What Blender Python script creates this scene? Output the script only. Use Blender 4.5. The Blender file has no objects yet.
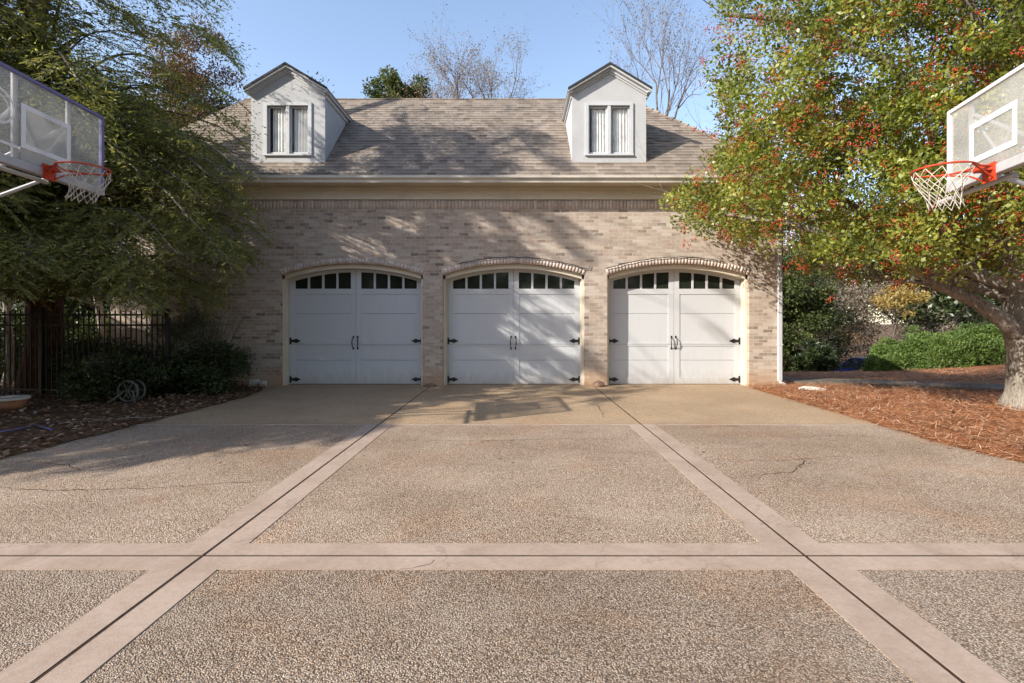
import bpy, math, random
import numpy as np
from mathutils import Vector, noise as mnoise
R = math.radians
scene = bpy.context.scene
COL = scene.collection

# ------------------------------------------------------------------ camera, sky, sun, exposure
CAM_H = 1.39
cam_d = bpy.data.cameras.new("camera"); cam = bpy.data.objects.new("camera", cam_d); COL.objects.link(cam)
cam.location = (0, 0, CAM_H); cam.rotation_euler = (R(90), 0, 0)
cam_d.sensor_width = 36; cam_d.lens = 36*510/1024
cam_d.shift_x = -3/1024; cam_d.shift_y = -18.5/1024
cam_d.clip_start = 0.05; cam_d.clip_end = 3000
scene.camera = cam
SUN = np.array([1.5, 0.87, -1.0]); SUN /= np.linalg.norm(SUN)      # the way the light travels
world = bpy.data.worlds.new("World"); scene.world = world; world.use_nodes = True
wn = world.node_tree.nodes; wl = world.node_tree.links
sky = wn.new('ShaderNodeTexSky'); sky.sky_type = 'NISHITA'; sky.sun_disc = False
sky.sun_elevation = math.asin(-SUN[2]); sky.sun_rotation = math.atan2(-SUN[0], -SUN[1])
sky.air_density = 1.0; sky.dust_density = 0.9; sky.ozone_density = 1.0; sky.altitude = 200
wb = wn.new('ShaderNodeMix'); wb.data_type = 'RGBA'; wb.blend_type = 'MULTIPLY'; wb.inputs[0].default_value = 1     # camera white balance: warmed sky
wb.inputs[7].default_value = (1.40, 1.30, 1.24, 1); wl.new(sky.outputs[0], wb.inputs[6]); wl.new(wb.outputs[2], wn['Background'].inputs[0]); wn['Background'].inputs[1].default_value = 0.15
sd = bpy.data.lights.new("sun", 'SUN'); sd.energy = 5.0; sd.angle = R(0.4); sd.color = (1.0, 0.93, 0.83)
so = bpy.data.objects.new("sun", sd); COL.objects.link(so); so.location = (-20, -12, 20)
so.rotation_euler = Vector(SUN).to_track_quat('-Z', 'Y').to_euler()
vs = scene.view_settings
vs.view_transform = 'Standard'; vs.look = 'None'; vs.gamma = 1; vs.use_curve_mapping = False; vs.exposure = 0.78

rng = np.random.default_rng(7)
random.seed(7)

# ------------------------------------------------------------------ object helpers
WL = {}                                                            # world location of each root
def tag(o, label=None, cat=None, group=None, kind=None):
    if label: o['label'] = label
    if cat: o['category'] = cat
    if group: o['group'] = group
    if kind: o['kind'] = kind
    return o
def thing(name, loc, label, cat, group=None, rz=0):
    o = bpy.data.objects.new(name, None); COL.objects.link(o)
    o.location = loc; o.rotation_euler = (0, 0, rz); o.empty_display_size = 0.2
    WL[o] = np.array(loc, float)
    return tag(o, label, cat, group)
class MB:
    """collects geometry of one mesh"""
    def __init__(s): s.v = []; s.f = []
    def add(s, vs_, fs):
        b = len(s.v); s.v += [tuple(map(float, p)) for p in vs_]; s.f += [tuple(b+i for i in f) for f in fs]; return s
    def box(s, x0, x1, y0, y1, z0, z1):
        return s.add([(x0,y0,z0),(x1,y0,z0),(x1,y1,z0),(x0,y1,z0),(x0,y0,z1),(x1,y0,z1),(x1,y1,z1),(x0,y1,z1)],
                     [(0,3,2,1),(4,5,6,7),(0,1,5,4),(1,2,6,5),(2,3,7,6),(3,0,4,7)])
    def tube(s, pts, rad, n=8, cap=True):
        pts = [Vector(p) for p in pts]
        if not isinstance(rad, (list, tuple, np.ndarray)): rad = [rad]*len(pts)
        b = len(s.v); prev = None
        for i, p in enumerate(pts):
            t = (pts[min(i+1, len(pts)-1)] - pts[max(i-1, 0)])
            t = t.normalized() if t.length > 1e-9 else Vector((0, 0, 1))
            if prev is None:
                a = Vector((0, 0, 1)) if abs(t.z) < .9 else Vector((1, 0, 0)); u = t.cross(a).normalized()
            else:
                u = (prev - t*prev.dot(t)); u = u.normalized() if u.length > 1e-6 else t.orthogonal().normalized()
            prev = u; w = t.cross(u)
            for k in range(n):
                a = 2*math.pi*k/n; q = p + (u*math.cos(a)+w*math.sin(a))*rad[i]; s.v.append(tuple(q))
        for i in range(len(pts)-1):
            for k in range(n):
                a = b+i*n+k; c = b+i*n+(k+1) % n
                s.f.append((a, c, c+n, a+n))
        if cap:
            s.f.append(tuple(b+k for k in range(n))[::-1]); s.f.append(tuple(b+(len(pts)-1)*n+k for k in range(n)))
        return s
    def ring(s, c, r, tr, n=32, m=8):
        b = len(s.v)
        for i in range(n):
            a = 2*math.pi*i/n
            for k in range(m):
                t = 2*math.pi*k/m; rr = r+tr*math.cos(t)
                s.v.append((c[0]+rr*math.cos(a), c[1]+rr*math.sin(a), c[2]+tr*math.sin(t)))
        for i in range(n):
            for k in range(m):
                s.f.append((b+i*m+k, b+((i+1) % n)*m+k, b+((i+1) % n)*m+(k+1) % m, b+i*m+(k+1) % m))
        return s
    def prism(s, poly, axis, a0, a1):
        """extrude a 2-D polygon along axis 'x','y' or 'z'"""
        n = len(poly)
        def P(q, a): return {'x': (a, q[0], q[1]), 'y': (q[0], a, q[1]), 'z': (q[0], q[1], a)}[axis]
        return s.add([P(q, a0) for q in poly]+[P(q, a1) for q in poly],
                     [tuple(range(n)), tuple(range(2*n-1, n-1, -1))]+[(i, i+n, (i+1) % n+n, (i+1) % n) for i in range(n)])
def obj(name, mb, mat, parent=None, local=False, smooth=False, bevel=0, recalc=True):
    """link ONE mesh object; vertices are world coordinates unless local"""
    m = bpy.data.meshes.new(name); v = mb.v
    if parent is not None and not local:
        w = WL[parent]; v = [(a-w[0], b-w[1], c-w[2]) for a, b, c in v]
    m.from_pydata(v, [], mb.f); m.materials.append(mat)
    if recalc:
        import bmesh
        bm = bmesh.new(); bm.from_mesh(m); bmesh.ops.recalc_face_normals(bm, faces=bm.faces); bm.to_mesh(m); bm.free()
    if smooth: m.polygons.foreach_set('use_smooth', [True]*len(m.polygons))
    o = bpy.data.objects.new(name, m); COL.objects.link(o)
    if parent is not None: o.parent = parent; WL[o] = WL[parent]
    else: WL[o] = np.zeros(3)
    if bevel:
        b = o.modifiers.new('bevel', 'BEVEL'); b.width = bevel; b.segments = 2; b.limit_method = 'ANGLE'; b.angle_limit = R(40)
    return o
def npmesh(name, V, F, mat, parent=None, rnd=None, smooth=False):
    """fast mesh from arrays: V (n,3), F (m,k) all faces alike; rnd = per-face value"""
    m = bpy.data.meshes.new(name); V = np.asarray(V, float)
    if parent is not None: V = V - WL[parent]
    k = F.shape[1]
    m.vertices.add(len(V)); m.vertices.foreach_set('co', V.astype('f').ravel())
    m.loops.add(F.size); m.loops.foreach_set('vertex_index', F.astype('i').ravel())
    m.polygons.add(len(F)); m.polygons.foreach_set('loop_start', np.arange(0, F.size, k, dtype='i'))
    m.update(calc_edges=True); m.materials.append(mat)
    if rnd is not None:
        a = m.attributes.new('rnd', 'FLOAT', 'FACE'); a.data.foreach_set('value', np.asarray(rnd, 'f'))
    if smooth: m.polygons.foreach_set('use_smooth', [True]*len(F))
    o = bpy.data.objects.new(name, m); COL.objects.link(o)
    if parent is not None: o.parent = parent; WL[o] = WL[parent]
    else: WL[o] = np.zeros(3)
    return o
def px2w(px, py, Y): return ((px-515)/510*Y, Y, CAM_H-(py-323)/510*Y)

# ------------------------------------------------------------------ material helpers
class Mat:
    def __init__(s, name, rough=.8, spec=.3):
        s.m = bpy.data.materials.new(name); s.m.use_nodes = True; s.n = s.m.node_tree.nodes; s.l = s.m.node_tree.links
        s.b = s.n['Principled BSDF']; s.b.inputs['Roughness'].default_value = rough
        s.b.inputs['Specular IOR Level'].default_value = spec
    def node(s, t, **kw):
        n = s.n.new(t)
        for k, v in kw.items(): setattr(n, k, v)
        return n
    def pos(s): return s.node('ShaderNodeNewGeometry').outputs['Position']
    def set(s, sock, v):
        if hasattr(v, 'is_linked') or hasattr(v, 'links'): s.l.new(v, sock)
        else: sock.default_value = v
    def noise(s, scale, detail=4, vec=None, rough=.55, dist=0):
        n = s.node('ShaderNodeTexNoise'); n.inputs['Scale'].default_value = scale; n.inputs['Detail'].default_value = detail
        n.inputs['Roughness'].default_value = rough; n.inputs['Distortion'].default_value = dist
        s.l.new(vec if vec is not None else s.pos(), n.inputs['Vector']); return n.outputs[0]
    def vor(s, scale, feature='F1', vec=None, rnd=1):
        n = s.node('ShaderNodeTexVoronoi', feature=feature); n.inputs['Scale'].default_value = scale
        n.inputs['Randomness'].default_value = rnd
        s.l.new(vec if vec is not None else s.pos(), n.inputs['Vector']); return n
    def ramp(s, f, stops, interp='LINEAR'):
        r = s.node('ShaderNodeValToRGB'); r.color_ramp.interpolation = interp; e = r.color_ramp.elements
        while len(e) < len(stops): e.new(0.5)
        for i, (p, c) in enumerate(stops):
            e[i].position = p; e[i].color = (*c, 1) if len(c) == 3 else c
        s.l.new(f, r.inputs[0]); return r.outputs[0]
    def mix(s, f, a, b, mode='MIX'):
        x = s.node('ShaderNodeMix', data_type='RGBA', blend_type=mode)
        s.set(x.inputs[0], f)
        for i, v in ((6, a), (7, b)):
            if isinstance(v, tuple): v = (*v, 1) if len(v) == 3 else v
            s.set(x.inputs[i], v)
        return x.outputs[2]
    def math(s, op, a, b=0.0, clamp=False):
        x = s.node('ShaderNodeMath', operation=op, use_clamp=clamp); s.set(x.inputs[0], a); s.set(x.inputs[1], b); return x.outputs[0]
    def scale(s, vec, xyz):
        x = s.node('ShaderNodeVectorMath', operation='MULTIPLY'); s.l.new(vec, x.inputs[0]); x.inputs[1].default_value = xyz; return x.outputs[0]
    def color(s, c):
        if isinstance(c, tuple): c = (*c, 1)
        s.set(s.b.inputs['Base Color'], c); return s
    def bump(s, h, strength=.5, dist=.01):
        b = s.node('ShaderNodeBump'); b.inputs['Strength'].default_value = strength; b.inputs['Distance'].default_value = dist
        s.l.new(h, b.inputs['Height']); s.l.new(b.outputs[0], s.b.inputs['Normal']); return s
def G(v): return (v, v, v)
def paint(name, c, rough=.45, dirt=.12, sc=3, spec=.4, bump=.05):
    m = Mat(name, rough, spec)
    n = m.noise(sc, 6); d = tuple(x*(1-dirt*2.2) for x in c)
    m.color(m.mix(m.ramp(n, [(.45, G(0)), (.75, G(1))]), c, d))
    m.bump(m.noise(60, 3), bump, .002); return m.m
def leafmat(name, stops, trans=.35, rough=.5, tint=(1.25, 1.2, .5), spec=.3):
    m = Mat(name, rough, spec)
    a = m.node('ShaderNodeAttribute', attribute_name='rnd')
    c = m.ramp(a.outputs['Fac'], stops)
    c = m.mix(m.ramp(m.noise(1.3, 3), [(.3, G(0)), (.7, G(1))]), m.mix(1.0, c, G(.78), 'MULTIPLY'), c)
    m.color(c)
    t = m.node('ShaderNodeBsdfTranslucent'); m.l.new(m.mix(1.0, c, tint, 'MULTIPLY'), t.inputs[0])
    x = m.node('ShaderNodeMixShader'); x.inputs[0].default_value = trans
    m.l.new(m.b.outputs[0], x.inputs[1]); m.l.new(t.outputs[0], x.inputs[2])
    m.l.new(x.outputs[0], m.n['Material Output'].inputs[0]); return m.m

def brick_mat(name, world_map=True):
    m = Mat(name, .9, .2)
    sp = m.node('ShaderNodeSeparateXYZ'); m.l.new(m.pos(), sp.inputs[0])
    w = m.noise(2.5, 2); wob = m.math('MULTIPLY', m.math('SUBTRACT', w, .5), .012)
    cb = m.node('ShaderNodeCombineXYZ')
    m.l.new(m.math('ADD', m.math('ADD', sp.outputs[0], sp.outputs[1]), wob), cb.inputs[0]); m.l.new(m.math('ADD', sp.outputs[2], wob), cb.inputs[1])
    def bt(c1, c2, mo, soft=.1):
        b = m.node('ShaderNodeTexBrick'); b.offset = .5; m.l.new(cb.outputs[0], b.inputs['Vector'])
        b.inputs['Scale'].default_value = 1; b.inputs['Brick Width'].default_value = .213; b.inputs['Row Height'].default_value = .0735
        b.inputs['Mortar Size'].default_value = .0062; b.inputs['Mortar Smooth'].default_value = soft
        b.inputs['Color1'].default_value = (*c1, 1); b.inputs['Color2'].default_value = (*c2, 1); b.inputs['Mortar'].default_value = (*mo, 1); return b
    b = bt(G(0), G(1), G(.5))
    col = m.ramp(b.outputs['Color'], [(0, (.11, .085, .07)), (.03, (.20, .145, .12)), (.10, (.36, .25, .20)), (.32, (.47, .36, .29)), (.5, (.42, .31, .255)), (.68, (.55, .45, .38)), (.85, (.60, .52, .46)), (1, (.42, .31, .25))])
    # whitewash left on the tumbled faces
    ww = m.ramp(m.noise(11, 6, rough=.7), [(.46, G(0)), (.68, G(.6))])
    col = m.mix(ww, col, (.60, .54, .48))
    col = m.mix(b.outputs['Fac'], col, m.mix(m.noise(9, 3), (.56, .50, .43), (.68, .62, .55)))
    col = m.mix(m.ramp(m.noise(.8, 4), [(.35, G(0)), (.8, G(.35))]), col, m.mix(1, col, (.68, .62, .58), 'MULTIPLY'))
    col = m.mix(.22, m.mix(1, col, (.87, .88, .86), 'MULTIPLY'), (.41, .345, .285))
    # rust coloured clay splash at the foot of the wall
    sp2 = m.ramp(m.math('ADD', sp.outputs[2], m.math('MULTIPLY', m.math('SUBTRACT', m.noise(4, 4), .5), .5)), [(.02, G(.7)), (.5, G(0))])
    col = m.mix(sp2, col, (.42, .24, .13))
    m.color(col)
    h = m.math('ADD', m.math('MULTIPLY', m.math('SUBTRACT', 1.0, b.outputs['Fac']), 1.0), m.math('MULTIPLY', m.noise(45, 4), .7))
    m.bump(h, .9, .012); return m.m
M = {}
M['brick'] = brick_mat('tumbled_brick')
def loose_brick():
    m = Mat('arch_brick', .9, .2)
    a = m.node('ShaderNodeAttribute', attribute_name='rnd')
    c = m.ramp(a.outputs['Fac'], [(0, (.42, .33, .28)), (.3, (.48, .385, .33)), (.7, (.53, .44, .38)), (1, (.57, .49, .43))])
    m.color(m.mix(m.ramp(m.noise(14, 5), [(.42, G(0)), (.7, G(.6))]), c, (.6, .54, .48))); m.bump(m.noise(45, 4), .6, .01); return m.m
M['arch'] = loose_brick()
M['mortar'] = paint('mortar', (.48, .43, .38), .95, .2, 8, .1, .3)
M['white'] = paint('white_paint', (.50, .512, .525), .42, .05, 2)
def door_paint():
    m = Mat('door_paint', .42, .4); c = (.50, .512, .525)
    sp = m.node('ShaderNodeSeparateXYZ'); m.l.new(m.pos(), sp.inputs[0])
    g1 = m.ramp(m.math('ADD', sp.outputs[2], m.math('MULTIPLY', m.math('SUBTRACT', m.noise(5, 6, vec=m.scale(m.pos(), (2.2, 1, .8))), .5), .55)), [(.0, G(.55)), (.32, G(0))])
    st = m.ramp(m.noise(3, 7, vec=m.scale(m.pos(), (3.5, 1, .5))), [(.52, G(0)), (.8, G(.22))])
    m.color(m.mix(st, m.mix(g1, c, (.34, .29, .24)), (.40, .38, .35))); m.bump(m.noise(60, 3), .05, .002); return m.m
M['door'] = door_paint()
M['stucco'] = paint('white_stucco', (.44, .445, .45), .8, .05, 2, .2, .35)
M['trim'] = paint('cream_trim', (.62, .56, .45), .5, .08, 2)
M['gutter'] = paint('gutter_paint', (.60, .56, .49), .35, .12, 2)
M['black'] = paint('black_iron', (.012, .012, .013), .45, .1, 5)
M['seal'] = paint('black_rubber', (.03, .03, .03), .8, .1, 5)
def dark_glass():
    m = Mat('garage_glass', .05, .2); m.color(m.mix(m.noise(2.5, 3), (.008, .010, .008), (.03, .035, .025))); return m.m
M['dglass'] = dark_glass()
def clear_glass(name, tint, fac, rough=.03):
    m = Mat(name, rough, .5); m.color(tint)
    t = m.node('ShaderNodeBsdfTransparent'); x = m.node('ShaderNodeMixShader')
    n = m.ramp(m.noise(2.2, 5), [(.35, G(max(0, fac-.1))), (.75, G(fac+.12))])
    m.l.new(n, x.inputs[0]); m.l.new(t.outputs[0], x.inputs[1]); m.l.new(m.b.outputs[0], x.inputs[2])
    m.l.new(x.outputs[0], m.n['Material Output'].inputs[0]); return m.m
M['wglass'] = clear_glass('window_glass', (.25, .27, .3), .11)
M['board_glass'] = clear_glass('dusty_backboard', (.55, .55, .52), .34, .25)
M['curtain'] = paint('curtain_cloth', (.82, .82, .78), .9, .1, 6, .1, .1)
M['room'] = paint('dark_room', (.05, .045, .04), .9)
def shingle():
    m = Mat('shingles', .92, .15)
    sp = m.node('ShaderNodeSeparateXYZ'); m.l.new(m.pos(), sp.inputs[0]); cb = m.node('ShaderNodeCombineXYZ')
    m.l.new(m.math('ADD', sp.outputs[0], 40.0), cb.inputs[0])
    m.l.new(m.math('MULTIPLY', m.math('SUBTRACT', sp.outputs[2], 4.535), 1.0/.098), cb.inputs[1])
    b = m.node('ShaderNodeTexBrick'); b.offset = .37; b.offset_frequency = 2; b.squash = 1; m.l.new(cb.outputs[0], b.inputs['Vector'])
    b.inputs['Scale'].default_value = 1; b.inputs['Brick Width'].default_value = .19; b.inputs['Row Height'].default_value = 1
    b.inputs['Mortar Size'].default_value = .006; b.inputs['Color1'].default_value = (0, 0, 0, 1); b.inputs['Color2'].default_value = (1, 1, 1, 1); b.inputs['Mortar'].default_value = (.4, .4, .4, 1)
    c = m.ramp(b.outputs['Color'], [(0, (.08, .059, .044)), (.3, (.172, .134, .104)), (.6, (.225, .18, .142)), (.85, (.29, .238, .193)), (1, (.18, .16, .132))])
    c = m.mix(m.ramp(m.noise(.9, 4), [(.35, G(0)), (.7, G(.5))]), c, (.15, .125, .105))
    c = m.mix(m.math('MULTIPLY', m.noise(160, 2), .4), c, (.35, .31, .27))
    m.color(c); m.bump(m.math('ADD', m.noise(90, 3), m.math('MULTIPLY', b.outputs['Color'], .8)), .6, .006); return m.m
M['shingle'] = shingle()
def aggregate(name='exposed_aggregate', tint=None):
    m = Mat(name, .75, .35)
    v = m.vor(132); v2 = m.vor(230)
    wv = m.scale(m.pos(), (1, 1, 1))
    cc = m.node('ShaderNodeSeparateColor'); m.l.new(v.outputs['Color'], cc.inputs[0])
    peb = m.ramp(cc.outputs[0], [(0, (.10, .07, .048)), (.18, (.28, .19, .125)), (.4, (.49, .355, .245)), (.6, (.60, .475, .355)), (.8, (.70, .59, .47)), (.93, (.46, .41, .35)), (1, (.90, .82, .70))])
    gap = m.ramp(v.outputs['Distance'], [(.34, G(0)), (.66, G(1))])
    c = m.mix(m.math('MULTIPLY', gap, .8), peb, (.145, .105, .075))  # matrix between pebbles, deepened with relief shade put into the colour
    big = m.ramp(m.noise(.5, 7, rough=.6, dist=.4), [(.38, G(0)), (.62, G(1))])
    c = m.mix(m.math('MULTIPLY', big, .9), c, m.mix(1, c, (.72, .68, .635), 'MULTIPLY'))
    rust = m.ramp(m.noise(1.15, 5, dist=.6), [(.52, G(0)), (.75, G(.6))])
    c = m.mix(rust, c, m.mix(1, c, (1.12, .88, .68), 'MULTIPLY'))
    lite = m.ramp(m.noise(.9, 4, vec=m.scale(m.pos(), (1, 1.7, 1.3))), [(.5, G(0)), (.8, G(.45))])
    c = m.mix(lite, c, (.45, .38, .305))
    oil = m.ramp(m.vor(.9).outputs['Distance'], [(.02, G(.45)), (.10, G(0))])
    c = m.mix(oil, c, (.10, .08, .065))
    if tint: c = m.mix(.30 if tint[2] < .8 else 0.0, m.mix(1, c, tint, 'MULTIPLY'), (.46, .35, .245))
    m.color(c)
    h = m.math('SUBTRACT', 1.0, v.outputs['Distance']); h = m.math('ADD', h, m.math('MULTIPLY', v2.outputs['Distance'], -.25))
    m.bump(h, .9, .009); return m.m
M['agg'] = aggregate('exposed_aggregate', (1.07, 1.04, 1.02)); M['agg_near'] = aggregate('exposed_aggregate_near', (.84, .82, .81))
def smooth_concrete(name, a, b, c3):
    m = Mat(name, .85, .25)
    c = m.mix(m.ramp(m.noise(1.1, 6), [(.3, G(0)), (.7, G(1))]), a, b)
    c = m.mix(m.ramp(m.noise(120, 3), [(.4, G(0)), (.75, G(.5))]), c, c3)
    c = m.mix(m.ramp(m.noise(2.2, 8, dist=.8, rough=.65), [(.42, G(0)), (.72, G(.75))]), c, m.mix(1, c, (.7, .66, .62), 'MULTIPLY'))
    ln = m.ramp(m.math('ABSOLUTE', m.math('SUBTRACT', m.noise(.55, 7, rough=.6), .5)), [(.0, G(.55)), (.0022, G(0))])
    c = m.mix(m.ramp(m.noise(28, 6, rough=.75), [(.45, G(0)), (.8, G(.55))]), c, m.mix(1, c, (.62, .56, .5), 'MULTIPLY'))
    m.color(m.mix(ln, c, (.16, .12, .09))); m.bump(m.noise(150, 3), .35, .004); return m.m
M['band'] = smooth_concrete('pink_concrete_band', (.375, .29, .232), (.33, .252, .198), (.43, .345, .28))
M['apron'] = smooth_concrete('apron_concrete', (.40, .295, .205), (.34, .245, .165), (.46, .365, .27))
M['joint'] = paint('joint_dirt', (.055, .035, .025), .95, .3, 8, .1, .3)
M['asphalt'] = paint('path_asphalt', (.13, .105, .082), .9, .2, 6, .2, .4)
def soil():
    m = Mat('soil_and_litter', .95, .1)
    c = m.mix(m.ramp(m.noise(7, 8, rough=.7), [(.35, G(0)), (.65, G(1))]), (.06, .036, .022), (.17, .095, .055))
    c = m.mix(m.ramp(m.vor(22).outputs['Distance'], [(.1, G(.5)), (.3, G(0))]), c, (.25, .16, .10))
    m.color(c); m.bump(m.noise(25, 6), .9, .04); return m.m
M['soil'] = soil()
def straw():
    m = Mat('pine_straw', .9, .1)
    p = m.scale(m.pos(), (1, 1, 1)); n1 = m.noise(3, 4)
    f1 = m.noise(14, 6, vec=m.scale(m.pos(), (1, 6, 2)), dist=1.5); f2 = m.noise(14, 6, vec=m.scale(m.pos(), (6, 1, 2)), dist=1.5)
    f = m.math('MAXIMUM', f1, f2)
    c = m.ramp(f, [(.40, (.09, .035, .018)), (.55, (.33, .135, .06)), (.68, (.50, .24, .12)), (.8, (.62, .36, .22))])
    c = m.mix(m.ramp(n1, [(.4, G(0)), (.75, G(.5))]), c, (.22, .10, .055))
    m.color(c); m.bump(f, .9, .03); return m.m
M['straw'] = straw()
def bark(name, a, b, sc=1.0, lichen=0):
    m = Mat(name, .9, .15)
    f = m.noise(9*sc, 7, vec=m.scale(m.pos(), (2.4, 2.4, .6)), dist=.8)
    c = m.ramp(f, [(.35, a), (.62, b)])
    if lichen: c = m.mix(m.ramp(m.noise(3.0, 5), [(.45, G(0)), (.66, G(lichen))]), c, (.40, .37, .32))
    m.color(c); m.bump(f, .9, .03); return m.m
M['bark_red'] = bark('hemlock_bark', (.04, .022, .015), (.15, .08, .055))
M['bark_grey'] = bark('holly_bark', (.09, .073, .058), (.25, .215, .175), 2.2, .42)
M['limb'] = bark('holly_limb_bark', (.10, .085, .07), (.24, .21, .18), 1.3, .35)
M['bark_dark'] = bark('woods_bark', (.06, .05, .04), (.18, .15, .13))
M['bark_pale'] = bark('pale_bark', (.13, .115, .10), (.30, .27, .24))
M['twig'] = bark('twig_bark', (.10, .08, .075), (.22, .18, .16))
M['hemlock'] = leafmat('hemlock_needles', [(0, (.085, .095, .036)), (.35, (.205, .22, .08)), (.7, (.34, .35, .13)), (.93, (.50, .49, .19)), (1, (.42, .31, .16))], .5, .55)
M['holly'] = leafmat('holly_leaves', [(0, (.045, .065, .014)), (.22, (.12, .155, .03)), (.5, (.24, .285, .05)), (.75, (.37, .40, .08)), (.94, (.50, .48, .12)), (1, (.50, .32, .08))], .45, .38, spec=.5)
M['berry'] = leafmat('holly_berries', [(0, (.36, .03, .012)), (.6, (.50, .05, .018)), (1, (.56, .10, .025))], .05, .3, spec=.5)
M['dark_leaf'] = leafmat('dark_evergreen', [(0, (.02, .035, .012)), (.6, (.05, .075, .022)), (1, (.09, .12, .04))], .25, .4, spec=.5)
M['mid_leaf'] = leafmat('mid_green_leaves', [(0, (.035, .05, .018)), (.6, (.09, .12, .035)), (1, (.17, .19, .06))], .3)
M['juniper'] = leafmat('hedge_leaves', [(0, (.05, .09, .02)), (.5, (.12, .19, .045)), (1, (.22, .29, .075))], .3)
M['yellow_leaf'] = leafmat('yellow_leaves', [(0, (.34, .22, .06)), (.6, (.50, .36, .12)), (1, (.42, .38, .16))], .4)
M['brown_leaf'] = leafmat('autumn_leaves', [(0, (.13, .07, .035)), (.5, (.26, .16, .09)), (1, (.38, .27, .17))], .35)
M['russet_leaf'] = leafmat('russet_leaves', [(0, (.07, .03, .028)), (.5, (.14, .075, .05)), (1, (.22, .16, .08))], .35)
M['grey_leaf'] = leafmat('thin_grey_leaves', [(0, (.14, .12, .10)), (.5, (.24, .20, .16)), (1, (.36, .30, .22))], .35)
M['pale_leaf'] = leafmat('pale_shrub_leaves', [(0, (.09, .10, .07)), (.6, (.22, .23, .18)), (1, (.4, .4, .36))], .3)
M['needle'] = leafmat('straw_needles', [(0, (.20, .075, .03)), (.4, (.42, .18, .08)), (.8, (.58, .30, .16)), (1, (.74, .56, .42))], .15, .7)
M['litter'] = leafmat('fallen_leaves', [(0, (.09, .045, .025)), (.5, (.25, .14, .08)), (.9, (.42, .28, .18)), (1, (.6, .5, .42))], .15, .7)

# ------------------------------------------------------------------ foliage helpers
def rot_frame(D):
    """unit tangent D (n,3) -> two perpendicular unit vectors with random roll"""
    n = len(D); A = rng.normal(size=(n, 3)); U = np.cross(D, A); U /= np.linalg.norm(U, axis=1)[:, None]+1e-9
    return U, np.cross(D, U)
def leaves(name, P, D, L, W, mat, parent=None, rnd=None, U=None, fold=.25):
    """rhombic leaves: base P, direction D, length L, width W"""
    n = len(P); D = D/(np.linalg.norm(D, axis=1)[:, None]+1e-9)
    if U is None: U, N = rot_frame(D)
    else: N = np.cross(D, U)
    L = np.broadcast_to(L, n)[:, None]; W = np.broadcast_to(W, n)[:, None]
    V = np.empty((n, 4, 3)); V[:, 0] = P; V[:, 1] = P+D*L*.45+U*W*.5+N*W*fold; V[:, 2] = P+D*L; V[:, 3] = P+D*L*.45-U*W*.5+N*W*fold
    F = np.arange(n*4).reshape(n, 4)
    if rnd is None: rnd = rng.random(n)
    return npmesh(name, V.reshape(-1, 3), F, mat, parent, rnd)
def clump_leaves(C, r, per, L, W, up=.2):
    """random leaves gathered round clump centres; returns P, D, L, W, clump rnd"""
    C = np.repeat(C, per, 0); r = np.repeat(np.broadcast_to(r, len(C)//per), per)
    n = len(C); X = rng.normal(size=(n, 3)); X /= np.linalg.norm(X, axis=1)[:, None]
    rad = r*rng.random(n)**.45
    P = C+X*rad[:, None]*np.array([1, 1, .75]); D = X*.8+rng.normal(size=(n, 3))*.6+np.array([0, 0, up])
    cr = np.repeat(rng.random(n//per), per)
    return P, D, L*(.7+.6*rng.random(n)), W*(.7+.6*rng.random(n)), cr
def icos(C, r, name, mat, parent, rnd):
    base = np.array([(1,0,0),(-1,0,0),(0,1,0),(0,-1,0),(0,0,1),(0,0,-1)], float)
    fc = np.array([(0,2,4),(2,1,4),(1,3,4),(3,0,4),(2,0,5),(1,2,5),(3,1,5),(0,3,5)])
    n = len(C); V = C[:, None, :]+base[None]*np.broadcast_to(r, n)[:, None, None]
    F = (fc[None]+(np.arange(n)*6)[:, None, None]).reshape(-1, 3)
    return npmesh(name, V.reshape(-1, 3), F, mat, parent, np.repeat(rnd, 8), smooth=True)
def grow(mb, p, d, length, rad, depth, tips, spread=.55, up=.15, n=5, kids=(2, 3), shrink=.72):
    """recursive limb; appends tapered tubes, collects points along thin ends"""
    steps = max(2, int(length/.35)) if length < 3 else 6
    pts = [Vector(p)]; rr = [rad]; d = Vector(d).normalized()
    for i in range(steps):
        d = (d+Vector((random.gauss(0, .11), random.gauss(0, .11), random.gauss(0, .08)+up*.12))).normalized()
        pts.append(pts[-1]+d*length/steps); rr.append(rad*(1-.45*(i+1)/steps))
    mb.tube(pts, rr, n if depth > 1 else 3, cap=False)
    if depth <= 2: tips.extend([tuple(q) for q in pts[1:]])
    if depth == 0: return
    for k in range(random.randint(*kids)+1):
        t = random.uniform(.35, 1); i = min(len(pts)-1, max(1, int(round(t*steps)))) if k else len(pts)-1
        a = Vector((random.gauss(0, 1), random.gauss(0, 1), random.gauss(0, .6))).normalized()
        dd = (d+a*spread*random.uniform(.7, 1.3)+Vector((0, 0, up))).normalized()
        grow(mb, pts[i], dd, length*shrink*random.uniform(.75, 1.15), rr[i]*.68, depth-1, tips, spread, up, n, kids, shrink)

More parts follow.
